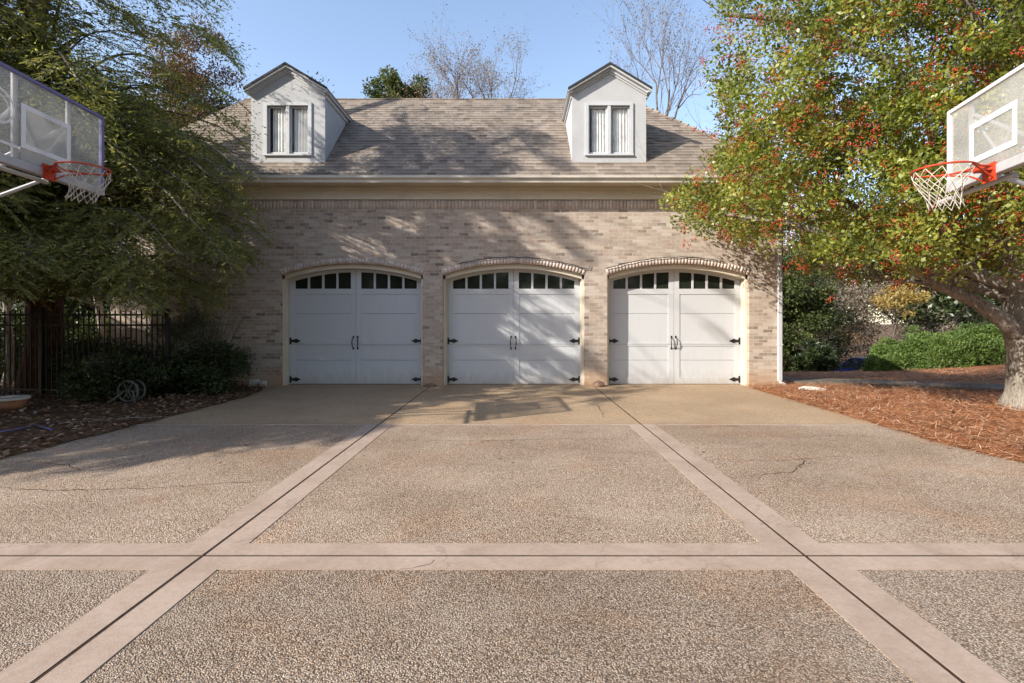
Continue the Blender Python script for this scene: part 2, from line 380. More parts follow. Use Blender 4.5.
# ================================================================== THE GROUND
DRX0, DRX1 = -5.25, 5.05
def zt(x, y):
    """terrain height: level round the house, falling away behind and to the right"""
    s = np.clip((y-20.5)/6, 0, 1); s = s*s*(3-2*s)
    r = np.clip((x-4)/4, 0, 1)
    bank = .075*np.clip(x-13.2, 0, 7)*np.clip((y-12.5)/2, 0, 1)*np.clip((23-y)/2, 0, 1)
    return -.03-(.068*np.clip(y-11.8, 0, 9)+1.5*s)*r+bank
xs = np.concatenate([[-1500, -400, -120, -60], np.linspace(-36, 40, 153), [60, 120, 400, 1500]])
ys = np.concatenate([[-1500, -400, -100, -30, -10], np.linspace(-4, 60, 129), [90, 150, 400, 1500]])
gx, gy = np.meshgrid(xs, ys, indexing='ij'); gz = zt(gx, gy)
V = np.stack([gx, gy, gz], -1).reshape(-1, 3); ny = len(ys)
ii, jj = np.meshgrid(np.arange(len(xs)-1), np.arange(ny-1), indexing='ij'); a = (ii*ny+jj).ravel()
F = np.stack([a, a+ny, a+ny+1, a+1], -1)
# leave nothing under the driveway poking through: terrain sits 3 cm lower
tag(npmesh('ground', V, F, M['soil'], smooth=True), kind='structure')

JL, JR, JC, JB = -1.86, 1.73, 3.04, 7.02                           # joints of the driveway
BW = .184; g = .011
def edgeL(y): return -5.2-.12*math.sin(y*.5)-(.0 if y < 9.4 else (y-9.4)**2*.12)
def edgeR(y): return 4.98+.05*math.cos(y*.7)+(.0 if y > 6.5 else (6.5-y)**2*.06)+(0 if y < 9 else (y-9)**2*.03)
def slab(name, x0, x1, y0, y1, z, mat):
    """x0/x1 may be functions of y; a slab with real thickness"""
    mb = MB(); n = max(1, int((y1-y0)/.4)); f0 = x0 if callable(x0) else (lambda y: x0); f1 = x1 if callable(x1) else (lambda y: x1)
    sub = 1
    for i in range(n+1):
        y = y0+(y1-y0)*i/n; mb.v += [(f0(y), y, z), (f1(y), y, z), (f0(y), y, z-.12), (f1(y), y, z-.12)]
    for i in range(n):
        b = i*4; mb.f += [(b, b+1, b+5, b+4), (b, b+4, b+6, b+2), (b+1, b+3, b+7, b+5)]
    mb.f += [(0, 2, 3, 1), (n*4, n*4+1, n*4+3, n*4+2)]
    return mb
agg2 = MB(); agg = MB(); bands = MB(); apron = MB()
def merge(a, b): o = len(a.v); a.v += b.v; a.f += [tuple(i+o for i in f) for f in b.f]
WALLY = 11.25
cols_ = [(edgeL, JL-BW), (JL+BW, JR-BW), (JR+BW, edgeR)]
for (x0, x1) in cols_:
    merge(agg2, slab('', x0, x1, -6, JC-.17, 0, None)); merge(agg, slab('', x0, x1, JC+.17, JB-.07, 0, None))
for (x0, x1) in [(edgeL, JL-g), (JL+g, JR-g), (JR+g, edgeR)]:
    merge(apron, slab('', x0, x1, JB+.012, WALLY+.36, .001, None))
for J in (JL, JR):
    merge(bands, slab('', J-BW, J-g, -6, JC-g, .004, None)); merge(bands, slab('', J+g, J+BW, -6, JC-g, .004, None))
    merge(bands, slab('', J-BW, J-g, JC+g, JB-.012, .004, None)); merge(bands, slab('', J+g, J+BW, JC+g, JB-.012, .004, None))
for (x0, x1) in cols_:
    merge(bands, slab('', x0, x1, JC-.17, JC-.011, .004, None)); merge(bands, slab('', x0, x1, JC+.011, JC+.17, .004, None))
    merge(bands, slab('', x0, x1, JB-.07, JB-.012, .004, None))
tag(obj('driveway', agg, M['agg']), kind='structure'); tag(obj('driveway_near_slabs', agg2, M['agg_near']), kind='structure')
tag(obj('driveway_bands', bands, M['band']), kind='structure')
def worn(m_=None):
    m = Mat('worn_apron', .85, .25); v = m.vor(150)
    cc = m.node('ShaderNodeSeparateColor'); m.l.new(v.outputs['Color'], cc.inputs[0])
    p = m.ramp(cc.outputs[0], [(0, (.17, .12, .08)), (.3, (.32, .235, .16)), (.7, (.43, .33, .235)), (1, (.60, .50, .39))])
    p = m.mix(m.ramp(m.noise(.9, 6, rough=.6), [(.3, G(0)), (.7, G(1))]), p, m.mix(1, p, (.72, .66, .58), 'MULTIPLY'))
    p = m.mix(m.ramp(m.noise(3.5, 7, vec=m.scale(m.pos(), (.5, 1.5, 1)), dist=1), [(.5, G(0)), (.75, G(.55))]), p, (.44, .34, .245))
    m.color(p); m.bump(v.outputs['Distance'], -.4, .005); return m.m
tag(obj('driveway_apron', apron, aggregate('apron_aggregate', (1.12, 1.0, .79))), kind='structure')
jt = MB()
for J in (JL, JR): jt.box(J-g+.0005, J+g-.0005, -5.9, WALLY+.3, -.10, .0008)
for (x0, x1) in ((-5.1, JL-g), (JL+g, JR-g), (JR+g, 4.9)): jt.box(x0, x1, JC-.0105, JC+.0105, -.10, .0006); jt.box(x0, x1, JB-.0115, JB+.0115, -.10, .0004)
tag(obj('driveway_joints', jt, M['joint']), kind='structure')

cr = MB()
def crack(pts, w):
    P_ = [Vector((a, b, 0)) for a, b in pts]; Q = []
    for a, b in zip(P_[:-1], P_[1:]):
        n_ = max(2, int((b-a).length/.05))
        for i in range(n_): Q.append(a.lerp(b, i/n_)+Vector((random.gauss(0, .008), random.gauss(0, .012), 0)))
    for i in range(len(Q)-1):
        ww = w*random.uniform(.5, 1.3)*math.sin(math.pi*(i+1)/(len(Q)+1))**.4; d = (Q[i+1]-Q[i]).normalized(); n_ = Vector((-d.y, d.x, 0))*ww
        if i == 0: cr.v += [tuple(Q[0]-n_)[:2]+(.0045,), tuple(Q[0]+n_)[:2]+(.0045,)]
        cr.v += [tuple(Q[i+1]-n_)[:2]+(.0045,), tuple(Q[i+1]+n_)[:2]+(.0045,)]
        b = len(cr.v)-4; cr.f.append((b, b+1, b+3, b+2))
crack([(-4.6, 4.35), (-3.9, 4.22), (-3.1, 4.28), (-2.5, 4.42), (-2.1, 4.50)], .005)
crack([(-4.9, 5.1), (-4.4, 5.0), (-4.0, 4.75)], .004); crack([(-1.6, 6.05), (-.4, 6.0), (.6, 6.12), (1.4, 6.05)], .004)
crack([(2.0, 4.6), (2.6, 4.75), (2.9, 5.1), (3.0, 5.5)], .004); crack([(1.9, 5.2), (2.7, 5.15), (3.6, 5.35)], .003)
crack([(-.65, 2.86), (-.5, 2.95), (-.42, 3.02)], .003); crack([(3.4, 6.2), (4.1, 6.3), (4.6, 6.15)], .004); crack([(.9, 9.6), (1.4, 8.6), (1.3, 7.4)], .005)
crack([(3.9, 1.9), (4.5, 2.2), (4.8, 2.6)], .003)
tag(obj('driveway_cracks', cr, M['joint'], recalc=False), kind='structure')
# pine straw bed on the right, soil bed on the left: lumpy sheets rising from the slab edge
def bed(name, x0f, x1, y0, y1, mat, h, nx=70, ny_=90, holes=None):
    V = []; F = []
    for j in range(ny_+1):
        y = y0+(y1-y0)*j/ny_
        for i in range(nx+1):
            t = i/nx; x = x0f(y)+(x1-x0f(y))*(t**1.6)
            n_ = mnoise.fractal(Vector((x*1.2, y*1.2, 3)), 1, 2, 5)
            e = min(1, (t*abs(x1-x0f(y)))/.5) if True else 1
            z = -.02+h*(.25+.75*e)*(.75+.45*n_)+(.012 if t < .01 else 0)
            z = max(z, .0) if t > .005 else z
            back = float(zt(np.array(x), np.array(y)))+.03
            z += back
            V.append((x, y, z))
    for j in range(ny_):
        for i in range(nx):
            a = j*(nx+1)+i; F.append((a, a+1, a+nx+2, a+nx+1))
    o = npmesh(name, np.array(V), np.array(F), mat, smooth=True)
    return tag(o, kind='structure')
def pathc(x):                                                     # centre line of the side path
    return 12.35-.42*(x-6.3)*1.0
bed('pine_straw_bed', lambda y: edgeR(y)-.02+.03*math.sin(y*9), 13.5, 1.5, 10.9, M['straw'], .07)
bed('straw_bank', lambda y: 5.98, 30, 10.9, 23, M['straw'], .05)
bed('soil_bed', lambda y: edgeL(y)+.02+.03*math.sin(y*8), -22, 1.5, 19, M['soil'], .07)
# side path: asphalt band between the straw
mb = MB(); n = 40
for i in range(n+1):
    x = 5.98+i*.28; yc = 12.0-.33*(x-6)-.02*(x-6)**2; w = .52+.03*(x-6)
    for k, s in enumerate((-1, 1)):
        zz_ = float(zt(np.array(x), np.array(yc+s*w)))
        mb.v.append((x, yc+s*w, zz_+.125))
        mb.v.append((x, yc+s*w, zz_-.05))
for i in range(n):
    b = i*4; mb.f += [(b, b+4, b+6, b+2), (b, b+1, b+5, b+4), (b+2, b+6, b+7, b+3)]
tag(obj('side_path', mb, M['asphalt']), kind='structure')

# loose needles and litter
def scatter(name, n, xf, yr, z, L, W, mat, kind='stuff', zmax=.05, tilt=.25, label=None, cat=None):
    y = rng.uniform(yr[0], yr[1], n); x = xf(y, n); a = rng.uniform(0, 2*math.pi, n)
    D = np.stack([np.cos(a), np.sin(a), rng.normal(0, tilt, n)], -1)
    P = np.stack([x, y, z(x, y)+rng.random(n)*zmax], -1)
    U = np.stack([-np.sin(a), np.cos(a), rng.normal(0, tilt, n)], -1); U /= np.linalg.norm(U, axis=1)[:, None]
    o = leaves(name, P, D, L*(.6+.8*rng.random(n)), W*(.7+.6*rng.random(n)), mat, None, rng.random(n), U, .1)
    return tag(o, label, cat, kind=kind)
def bedz(h): return lambda x, y: np.array([h*(.75+.45*mnoise.fractal(Vector((a*1.2, b*1.2, 3)), 1, 2, 5)) for a, b in zip(x, y)])*np.minimum(1, .25+.75*np.minimum(1, (np.abs(x)-5.0).clip(0)/.5))-.005
vR = np.vectorize(edgeR); vL = np.vectorize(edgeL)
scatter('pine_straw', 60000, lambda y, n: vR(y)-.05+8*rng.random(n)**1.5, (3.5, 11.1), bedz(.07), .15, .006, M['needle'], label='loose rust coloured pine needles over the bed right of the driveway', cat='pine straw')
scatter('far_pine_straw', 26000, lambda y, n: 6.1+9*rng.random(n), (12.6, 18.6), lambda x, y: zt(x, y)+.07, .17, .009, M['needle'], zmax=.04, label='loose pine needles over the bank beyond the side path', cat='pine straw')
scatter('leaf_litter', 9000, lambda y, n: vL(y)+.05-8*rng.random(n)**1.3, (3.2, 11.1), bedz(.07), .07, .045, M['litter'], label='brown fallen leaves over the shaded bed left of the driveway', cat='leaf litter')
scatter('dry_leaves', 330, lambda y, n: vR(y)+.1+4*rng.random(n)**1.2, (4.2, 10.9), bedz(.09), .075, .05, M['brown_leaf'], label='pale dry leaves scattered on the pine straw near the big trunk', cat='leaf litter')
scatter('driveway_leaves', 150, lambda y, n: rng.uniform(-5, 5, n)*np.where(rng.random(n) < .6, 1, .99), (5, 11.2), lambda x, y: x*0+.006, .045, .03, M['litter'], zmax=.002, tilt=.08, label='few small brown leaves blown over the driveway', cat='leaf litter')

# ================================================================== THE GARAGE BUILDING
BX0, BX1, BY1 = -8.93, 5.90, 16.3
bld = thing('garage_building', (-1.5, 11.25, 0), 'long brick garage building with three white arched doors and two roof dormers', 'building')
DC = [-3.6, -.03, 3.6]; HW = 1.565; SPR = 2.45; RISE = .25; WT = 4.40
def arch(dx): return SPR+RISE*(1-(dx/HW)**2)
wall = MB()
def quad(mb, a, b, c, d): mb.add([a, b, c, d], [(0, 1, 2, 3)])
edges = [BX0]+[e for c in DC for e in (c-HW, c+HW)]+[BX1]
for i in range(0, len(edges), 2):
    quad(wall, (edges[i], WALLY, -.1), (edges[i+1], WALLY, -.1), (edges[i+1], WALLY, WT), (edges[i], WALLY, WT))
NS = 24
for c in DC:
    for k in range(NS):
        a = -HW+2*HW*k/NS; b = -HW+2*HW*(k+1)/NS
        quad(wall, (c+a, WALLY, arch(a)), (c+b, WALLY, arch(b)), (c+b, WALLY, WT), (c+a, WALLY, WT))
        quad(wall, (c+a, WALLY, arch(a)), (c+a, WALLY+.36, arch(a)), (c+b, WALLY+.36, arch(b)), (c+b, WALLY, arch(b)))
    for s in (-1, 1):
        quad(wall, (c+s*HW, WALLY, -.1), (c+s*HW, WALLY+.36, -.1), (c+s*HW, WALLY+.36, SPR), (c+s*HW, WALLY, SPR))
quad(wall, (BX0, WALLY, -.1), (BX0, BY1, -.1), (BX0, BY1, WT), (BX0, WALLY, WT))
quad(wall, (BX1, WALLY, -.1), (BX1, BY1, -.1), (BX1, BY1, WT), (BX1, WALLY, WT))
quad(wall, (BX0, BY1, -2.5), (BX1, BY1, -2.5), (BX1, BY1, WT), (BX0, BY1, WT))
obj('wall', wall, M['brick'], bld, recalc=False)
# soldier course under the frieze
def brick_row(items, name):
    """items: list of 8-corner boxes; one mesh with per-face colour"""
    V = []; F = []; Rr = []
    for it in items:
        b = len(V); V += it; r = random.random()
        for f in [(0,1,2,3),(4,7,6,5),(0,4,5,1),(1,5,6,2),(2,6,7,3),(3,7,4,0)]: F.append([b+i for i in f]); Rr.append(r)
    return npmesh(name, np.array(V), np.array(F), M['arch'], bld, np.array(Rr))
items = []; x = BX0+.005
while x < BX1-.07:
    w = .071; dy = random.uniform(.003, .005); y0 = WALLY-dy
    items.append([(x,y0,3.905),(x+w,y0,3.905),(x+w,y0,4.105),(x,y0,4.105),(x,WALLY+.01,3.905),(x+w,WALLY+.01,3.905),(x+w,WALLY+.01,4.105),(x,WALLY+.01,4.105)]); x += .076
brick_row(items, 'soldier_course')
# rowlock arches
for c in DC:
    items = []; n = 44; L = HW+.0
    for k in range(n):
        a = -L+2*L*k/n+.0014; b = -L+2*L*(k+1)/n-.0014
        pts = []
        y0 = WALLY-.004-random.uniform(0, .0015)
        def P(dx, h, y):
            s = 2*RISE*dx/HW**2; nl = math.hypot(s, 1)
            return (c+dx+s/nl*h, y, arch(dx)+h/nl)
        items.append([P(a, .004, y0), P(b, .004, y0), P(b, .125, y0), P(a, .125, y0), P(a, .004, WALLY+.02), P(b, .004, WALLY+.02), P(b, .125, WALLY+.02), P(a, .125, WALLY+.02)])
    brick_row(items, 'brick_arch')
# frieze, soffit, fascia, gutter
FR = MB(); FR.box(BX0-.02, BX1+.02, WALLY-.035, WALLY+.01, 4.108, 4.385); FR.box(BX0-.03, BX1+.03, WALLY-.055, WALLY-.035, 4.30, 4.383); FR.box(BX0-.03, BX1+.03, WALLY-.05, WALLY-.035, 4.108, 4.16)
obj('frieze', FR, M['trim'], bld, bevel=.004)
EY = 10.88; EXL, EXR = BX0-.35, 6.02
obj('soffit', MB().box(EXL, EXR, EY, BY1+.35, 4.387, 4.41), M['trim'], bld)
obj('fascia', MB().box(EXL, EXR, EY-.025, EY, 4.37, 4.50), M['trim'], bld)
gp = [(EY-.028, 4.50), (EY-.028, 4.37), (EY-.085, 4.365), (EY-.10, 4.42), (EY-.145, 4.455), (EY-.15, 4.50), (EY-.14, 4.503), (EY-.138, 4.462), (EY-.09, 4.43), (EY-.078, 4.375), (EY-.036, 4.378), (EY-.034, 4.50)]
obj('gutter', MB().prism(gp, 'x', EXL-.02, EXR+.02), M['gutter'], bld)
# downspouts
dsx = 5.82
mb = MB().box(dsx-.04, dsx+.04, WALLY-.075, WALLY-.006, .12, 4.10); mb.tube([(dsx, WALLY-.04, 4.08), (dsx, WALLY-.12, 4.20), (dsx, EY-.03, 4.33), (dsx, EY-.09, 4.38)], .035, 8); mb.tube([(dsx, WALLY-.04, .14), (dsx, WALLY-.07, .08), (dsx+.02, WALLY-.25, .05)], .035, 8)
for z in (.9, 2.4, 3.7): mb.box(dsx-.055, dsx+.055, WALLY-.08, WALLY-.003, z, z+.03)
obj('downspout', mb, M['white'], bld, bevel=.004)
obj('corner_strip', MB().tube([(5.885, WALLY-.03, 0), (5.885, WALLY-.03, 4.1)], .014, 8), M['black'], bld)  # slim black upright tube right of the downspout
# ---------------- roof
RZ0, RY0, RS = 4.50, EY-.04, 1.0                                    # eave top edge, slope 12:12
RDG_Z = 7.42; RDG_Y = RY0+(RDG_Z-RZ0)/RS
HX = 3.02                                                           # right end of the ridge
HXL = -8.2+.9
XC_R, XC_L = EXR+.04, EXL-.04
roof = MB(); nco = int((RDG_Z-RZ0)/.098); st = .010
def xr(z): return XC_R+(HX-XC_R)*(z-RZ0)/(RDG_Z-RZ0)
def xl(z): return XC_L+(HXL-XC_L)*(z-RZ0)/(RDG_Z-RZ0)
for i in range(nco+1):
    z0 = RZ0+i*.098; z1 = min(z0+.098, RDG_Z); y0 = RY0+(z0-RZ0); y1 = RY0+(z1-RZ0)
    if z1-z0 < .01: continue
    o = st*.7071
    quad(roof, (xl(z0), y0-o, z0+o), (xr(z0), y0-o, z0+o), (xr(z1), y1, z1), (xl(z1), y1, z1))
    quad(roof, (xl(z0), y0, z0), (xr(z0), y0, z0), (xr(z0), y0-o, z0+o), (xl(z0), y0-o, z0+o))
yb = 2*RDG_Y-RY0
roof.add([(XC_R, RY0, RZ0), (XC_R, yb, RZ0), (HX, RDG_Y, RDG_Z), (XC_L, RY0, RZ0), (XC_L, yb, RZ0), (HXL, RDG_Y, RDG_Z)], [(0, 1, 2), (5, 4, 3), (1, 4, 5, 2)])
roof.add([(XC_R, RY0, RZ0-.01), (XC_R, yb, RZ0-.01), (XC_L, yb, RZ0-.01), (XC_L, RY0, RZ0-.01)], [(0, 1, 2, 3)])
rf = obj('roof', roof, M['shingle'], bld, recalc=False)
cap = MB(); cap.tube([(HXL, RDG_Y, RDG_Z), (HX, RDG_Y, RDG_Z)], .03, 6)
n = 22
for i in range(n):                                                  # hip caps, one small shingle lapping the next
    t0 = i/n; t1 = (i+1)/n
    a = Vector((XC_R, RY0, RZ0)).lerp(Vector((HX, RDG_Y, RDG_Z)), t0); b = Vector((XC_R, RY0, RZ0)).lerp(Vector((HX, RDG_Y, RDG_Z)), t1)
    cap.tube([a+Vector((0, 0, .02)), b], [.05, .035], 6)
obj('ridge_cap', cap, M['shingle'], rf)

# ---------------- garage doors
def build_door(c):
    DY = WALLY+.30
    d = MB()
    fr = MB(); t = .05; TA = .095
    for s in (-1, 1):
        x0 = c+s*HW-s*.002; x1 = c+s*(HW-t); fr.box(min(x0, x1), max(x0, x1), WALLY+.085, DY+.03, .0, SPR+.0)
        x2 = c+s*(HW-t-.02); fr.box(min(x1, x2)+.001, max(x1, x2)-.001, WALLY+.16, DY-.03, .0, SPR-.01)
    for k in range(NS):
        a = -HW+2*HW*k/NS; b = -HW+2*HW*(k+1)/NS
        v = [(c+a, WALLY+.085, arch(a)-TA), (c+b, WALLY+.085, arch(b)-TA), (c+b, WALLY+.085, arch(b)-.003), (c+a, WALLY+.085, arch(a)-.003)]
        w = [(p[0], DY+.03, p[2]) for p in v]
        fr.add(v+w, [(0, 1, 2, 3), (0, 4, 5, 1), (4, 7, 6, 5)])
        # timber infill between arched head and leaf
    frame = obj('door_frame', fr, M['trim'], bld, recalc=False)
    xw = HW-t-.004
    # door slab in sections with thin shadow gaps
    secs = [(.012, .545), (.551, .905), (.911, 1.60), (1.606, 2.165)]
    for (z0, z1) in secs: d.box(c-xw, c+xw, DY+.012, DY+.04, z0, z1)
    yf = DY
    def bd(x0, x1, z0, z1): d.box(c+x0, c+x1, yf, yf+.013, z0, z1)
    for s in (-1, 1):
        def B(x0, x1, z0, z1): bd(min(s*x0, s*x1), max(s*x0, s*x1), z0, z1)
        for (z0, z1) in [(.012, .905), (.911, 2.04)]:
            B(.004, .13, z0, z1); B(xw-.13, xw, z0, z1)
        B(.131, xw-.131, .012, .16); B(.131, xw-.131, .87, .905); B(.131, xw-.131, .911, .945)
        B(.004, xw, 2.041, 2.165)
    # upper part with the window openings: built in slices between muntins
    lites = [(.117, .40), (.446, .72), (.77, 1.045), (1.095, 1.375)]
    def wt(x): return arch(x)-t-.11
    mun = [(.004, .117), (.40, .446), (.72, .77), (1.045, 1.095), (1.375, xw)]
    def sl(x0, x1, zb, zt_, m_, y0=yf, y1=yf+.035):
        m_.add([(c+x0, y0, zb(x0)), (c+x1, y0, zb(x1)), (c+x1, y0, zt_(x1)), (c+x0, y0, zt_(x0)), (c+x0, y1, zb(x0)), (c+x1, y1, zb(x1)), (c+x1, y1, zt_(x1)), (c+x0, y1, zt_(x0))],
               [(0,1,2,3),(4,7,6,5),(0,4,5,1),(2,6,7,3),(1,5,6,2),(3,7,4,0)])
    top = lambda x: arch(x)-TA+.004
    for s in (-1, 1):
        for (a, b) in mun:
            k = 3 if b-a > .1 else 1
            for i in range(k):
                p, q = sorted((s*(a+(b-a)*i/k), s*(a+(b-a)*(i+1)/k))); sl(p, q, lambda x: 2.166, top, d)
        for (a, b) in lites:
            for i in range(3):
                p, q = sorted((s*(a+(b-a)*i/3), s*(a+(b-a)*(i+1)/3))); sl(p, q, wt, top, d)
    door = obj('garage_door', d, M['door'], bld, recalc=True, bevel=.002)
    for s in (-1, 1):
        for (a, b) in lites:
            pm = MB(); p, q = sorted((s*a, s*b)); sl(p-.003, q+.003, lambda x: 2.16, lambda x: wt(x)+.01, pm, yf+.022, yf+.028)
            obj('window_pane', pm, M['dglass'], door)
    obj('bottom_seal', MB().box(c-xw, c+xw, DY+.005, DY+.05, .001, .0115), M['seal'], door)
    # back closing sheet so no light gets through the gaps
    for s in (-1, 1):
        for z in (.985, .115):
            h = MB(); x0 = c+s*(xw-.004)
            def H(pts): h.prism([(x0-s*px_*1.3, z+pz*1.25) for px_, pz in pts], 'y', yf-.010, yf-.0005)
            H([(0, -.06), (.035, -.06), (.035, -.028), (.05, -.018), (.05, .018), (.035, .028), (.035, .06), (0, .06)])
            H([(.05, -.024), (.085, -.022), (.10, -.036), (.13, -.038), (.15, -.022), (.195, -.004), (.195, .004), (.15, .022), (.13, .038), (.10, .036), (.085, .022), (.05, .024)])
            h.tube([(x0-s*.004, yf-.012, z-.065), (x0-s*.004, yf-.012, z+.065)], .009, 8)
            obj('hinge', h, M['black'], door)
        x = c+s*.048-.01; h = MB()
        h.tube([(x, yf-.004, .82), (x+s*.012, yf-.05, .86), (x+s*.02, yf-.06, .945), (x+s*.012, yf-.05, 1.03), (x, yf-.004, 1.07)], [.010, .009, .011, .009, .010], 8)
        h.box(x-.018, x+.018, yf-.006, yf-.0005, 1.05, 1.10); h.box(x-.018, x+.018, yf-.006, yf-.0005, .79, .84)
        obj('door_handle', h, M['black'], door)
for c in DC: build_door(c)
obj('garage_interior', MB().box(BX0+.1, BX1-.1, WALLY+.365, WALLY+.40, -.1, 3.2), M['room'], bld)

# ---------------- dormers
def build_dormer(cx):
    hw = .82; y0 = 11.28; zb = RZ0+(y0-RY0)-.02; ze = 6.48; ehw = .92; oy = y0-.14; pk = 7.03
    sl_ = (pk-ze)/ehw
    dm = MB()
    zg = pk-.05; 
    # front wall with window opening
    wx, wz0, wz1 = .46, 5.13, 6.20
    top = lambda x: zg-abs(x)*sl_
    for (a, b) in [(-hw, -wx), (-wx, 0), (0, wx), (wx, hw)]:
        if abs(a) > wx or abs(b) > wx: zl = zb
        else:
            quad(dm, (cx+a, y0, zb), (cx+b, y0, zb), (cx+b, y0, wz0), (cx+a, y0, wz0)); zl = wz1
        quad(dm, (cx+a, y0, zl), (cx+b, y0, zl), (cx+b, y0, top(b)), (cx+a, y0, top(a)))
    for s in (-1, 1):                                              # cheeks run back into the roof
        yb_ = RY0+(top(hw)-RZ0)
        dm.add([(cx+s*hw, y0, zb), (cx+s*hw, yb_+.2, zb+yb_-y0+.1), (cx+s*hw, yb_+.2, top(hw)), (cx+s*hw, y0, top(hw))], [(0, 1, 2, 3)])
        dm.add([(cx+s*wx, y0, wz0), (cx+s*wx, y0+.1, wz0), (cx+s*wx, y0+.1, wz1), (cx+s*wx, y0, wz1)], [(0, 1, 2, 3)])
    dm.add([(cx-wx, y0, wz1), (cx+wx, y0, wz1), (cx+wx, y0+.1, wz1), (cx-wx, y0+.1, wz1)], [(0, 1, 2, 3)])
    dm.add([(cx-wx, y0, wz0), (cx+wx, y0, wz0), (cx+wx, y0+.1, wz0), (cx-wx, y0+.1, wz0)], [(0, 1, 2, 3)])
    dorm = obj('dormer', dm, M['stucco'], bld, recalc=False)
    # roof planes with thickness, back to the main roof
    r = MB(); ybk = RY0+(pk-RZ0)+.1
    for s in (-1, 1):
        for (t0, t1, mat_) in [(0, .05, 0)]:
            A = (cx, oy, pk); B = (cx+s*ehw, oy, ze); C = (cx+s*ehw, RY0+(ze-RZ0)+.15, ze); D_ = (cx, ybk, pk)
            top4 = [A, B, C, D_]; r.add([(p[0], p[1], p[2]+.05) for p in top4]+[(p[0], p[1], p[2]+.012) for p in top4], [(0,1,2,3),(7,6,5,4),(0,4,5,1),(1,5,6,2),(2,6,7,3)])
    obj('dormer_roof', r, M['shingle'], dorm)
    # white rake trim + soffit
    k = MB()
    for s in (-1, 1):
        def seg(x0, x1, ya, yb_, up, dn, sh=0):
            za = pk-abs(x0)*sl_; zb_ = pk-abs(x1)*sl_
            k.add([(cx+s*x0, ya, za-dn), (cx+s*x1, ya, zb_-dn), (cx+s*x1, ya, zb_-up), (cx+s*x0, ya, za-up), (cx+s*x0, yb_, za-dn), (cx+s*x1, yb_, zb_-dn), (cx+s*x1, yb_, zb_-up), (cx+s*x0, yb_, za-up)],
                  [(0,1,2,3),(4,7,6,5),(0,4,5,1),(2,6,7,3),(1,5,6,2),(3,7,4,0)])
        seg(0, ehw-.003, oy+.004, oy+.03, -.010, .03)             # barge board
        seg(0, ehw-.01, oy+.0305, y0-.004, .012, .024)                # soffit
        seg(0, hw+.03, y0-.06, y0-.003, .025, .085)                 # bed mould
        seg(0, hw+.01, y0-.025, y0-.002, .086, .125)
        yb_ = RY0+(ze-RZ0)+.1
        x0, x1 = sorted((cx+s*(hw+.002), cx+s*(ehw-.01))); k.box(x0, x1, oy+.031, yb_, ze-.03+.0, ze+.008)
        x0, x1 = sorted((cx+s*(hw+.002), cx+s*(hw+.03))); k.box(x0, x1, y0-.001, yb_-.1, ze-.11, ze-.031)
    e = MB()
    for s in (-1, 1):
        q4 = [(cx-.0*s, pk+.012), (cx+s*ehw, ze+.012), (cx+s*ehw, ze+.062), (cx, pk+.062)]
        e.add([(a, oy-.012, b) for a, b in q4]+[(a, oy+.003, b) for a, b in q4], [(0,1,2,3),(7,6,5,4),(0,4,5,1),(1,5,6,2),(2,6,7,3)])
    obj('drip_edge', e, M['seal'], dorm)
    obj('dormer_trim', k, M['white'], dorm)
    w = MB()
    w.box(cx-wx-.07, cx-wx+.005, y0-.03, y0-.001, wz0-.01, wz1+.06); w.box(cx+wx-.005, cx+wx+.07, y0-.03, y0-.001, wz0-.01, wz1+.06)
    w.box(cx-wx+.005, cx+wx-.005, y0-.03, y0-.001, wz1-.005, wz1+.06)
    w.box(cx-.035, cx+.035, y0-.02, y0+.06, wz0, wz1-.006)
    for s in (-1, 1):
        a, b = (-wx+.006, -.036) if s < 0 else (.036, wx-.006)
        for (p, q, u, v) in [(a, a+.035, wz0+.005, wz1-.01), (b-.035, b, wz0+.005, wz1-.01), (a+.035, b-.035, wz1-.045, wz1-.01), (a+.035, b-.035, wz0+.005, wz0+.05)]:
            w.box(cx+p, cx+q, y0+.03, y0+.055, u, v)
    obj('window_frame', w, M['white'], dorm, bevel=.002)
    w = MB(); w.box(cx-wx-.08, cx+wx+.08, y0-.045, y0-.001, wz0-.045, wz0-.011)
    obj('window_sill', w, M['white'], dorm, bevel=.003)
    for s in (-1, 1):
        a, b = (-wx+.04, -.07) if s < 0 else (.07, wx-.04)
        obj('window_pane', MB().box(cx+a, cx+b, y0+.040, y0+.044, wz0+.05, wz1-.045), M['wglass'], dorm)
        cu = MB(); n = 60; xa = a+.05 if s < 0 else a+.01; 
        for i in range(n+1):
            t = i/n; x = xa+(b+.02-xa)*t; fo = .028*math.sin(t*31+s)+.012*math.sin(t*67+1)
            cu.v += [(cx+x, y0+.095+fo*.7, wz0-.1), (cx+x+.004*math.sin(t*20), y0+.095+fo*.5, wz1+.0)]
        cu.f += [(2*i, 2*i+2, 2*i+3, 2*i+1) for i in range(n)]
        obj('curtain', cu, M['curtain'], dorm, smooth=True, recalc=False)
    rm = MB(); rm.box(cx-hw+.02, cx+hw-.02, y0+.45, y0+.47, 4.9, 6.45); obj('room_back', rm, M['room'], dorm)
for cx in (-5.02, 2.08): build_dormer(cx)
# string of cable clipped along the arches of doors two and three
for c, a0, a1, lb in ((DC[1], -1.2, 1.62, 'thin black cable drooping over the arch of the middle garage door'), (DC[2], -1.6, 1.0, 'thin black cable along the arch of the right garage door')):
    pts = []
    for i in range(31):
        dx = a0+(a1-a0)*i/30; pts.append((c+dx, WALLY-.035, arch(max(-HW, min(HW, dx)))+.14+.008*math.sin(i*1.7)))
    if c == DC[1]: pts += [(c+1.66, WALLY-.03, SPR+.13), (c+1.68, WALLY-.03, SPR+.21)]
    tag(obj('cable', MB().tube(pts, .009, 6), M['black']), lb, 'cable', 'cables over the garage arches')

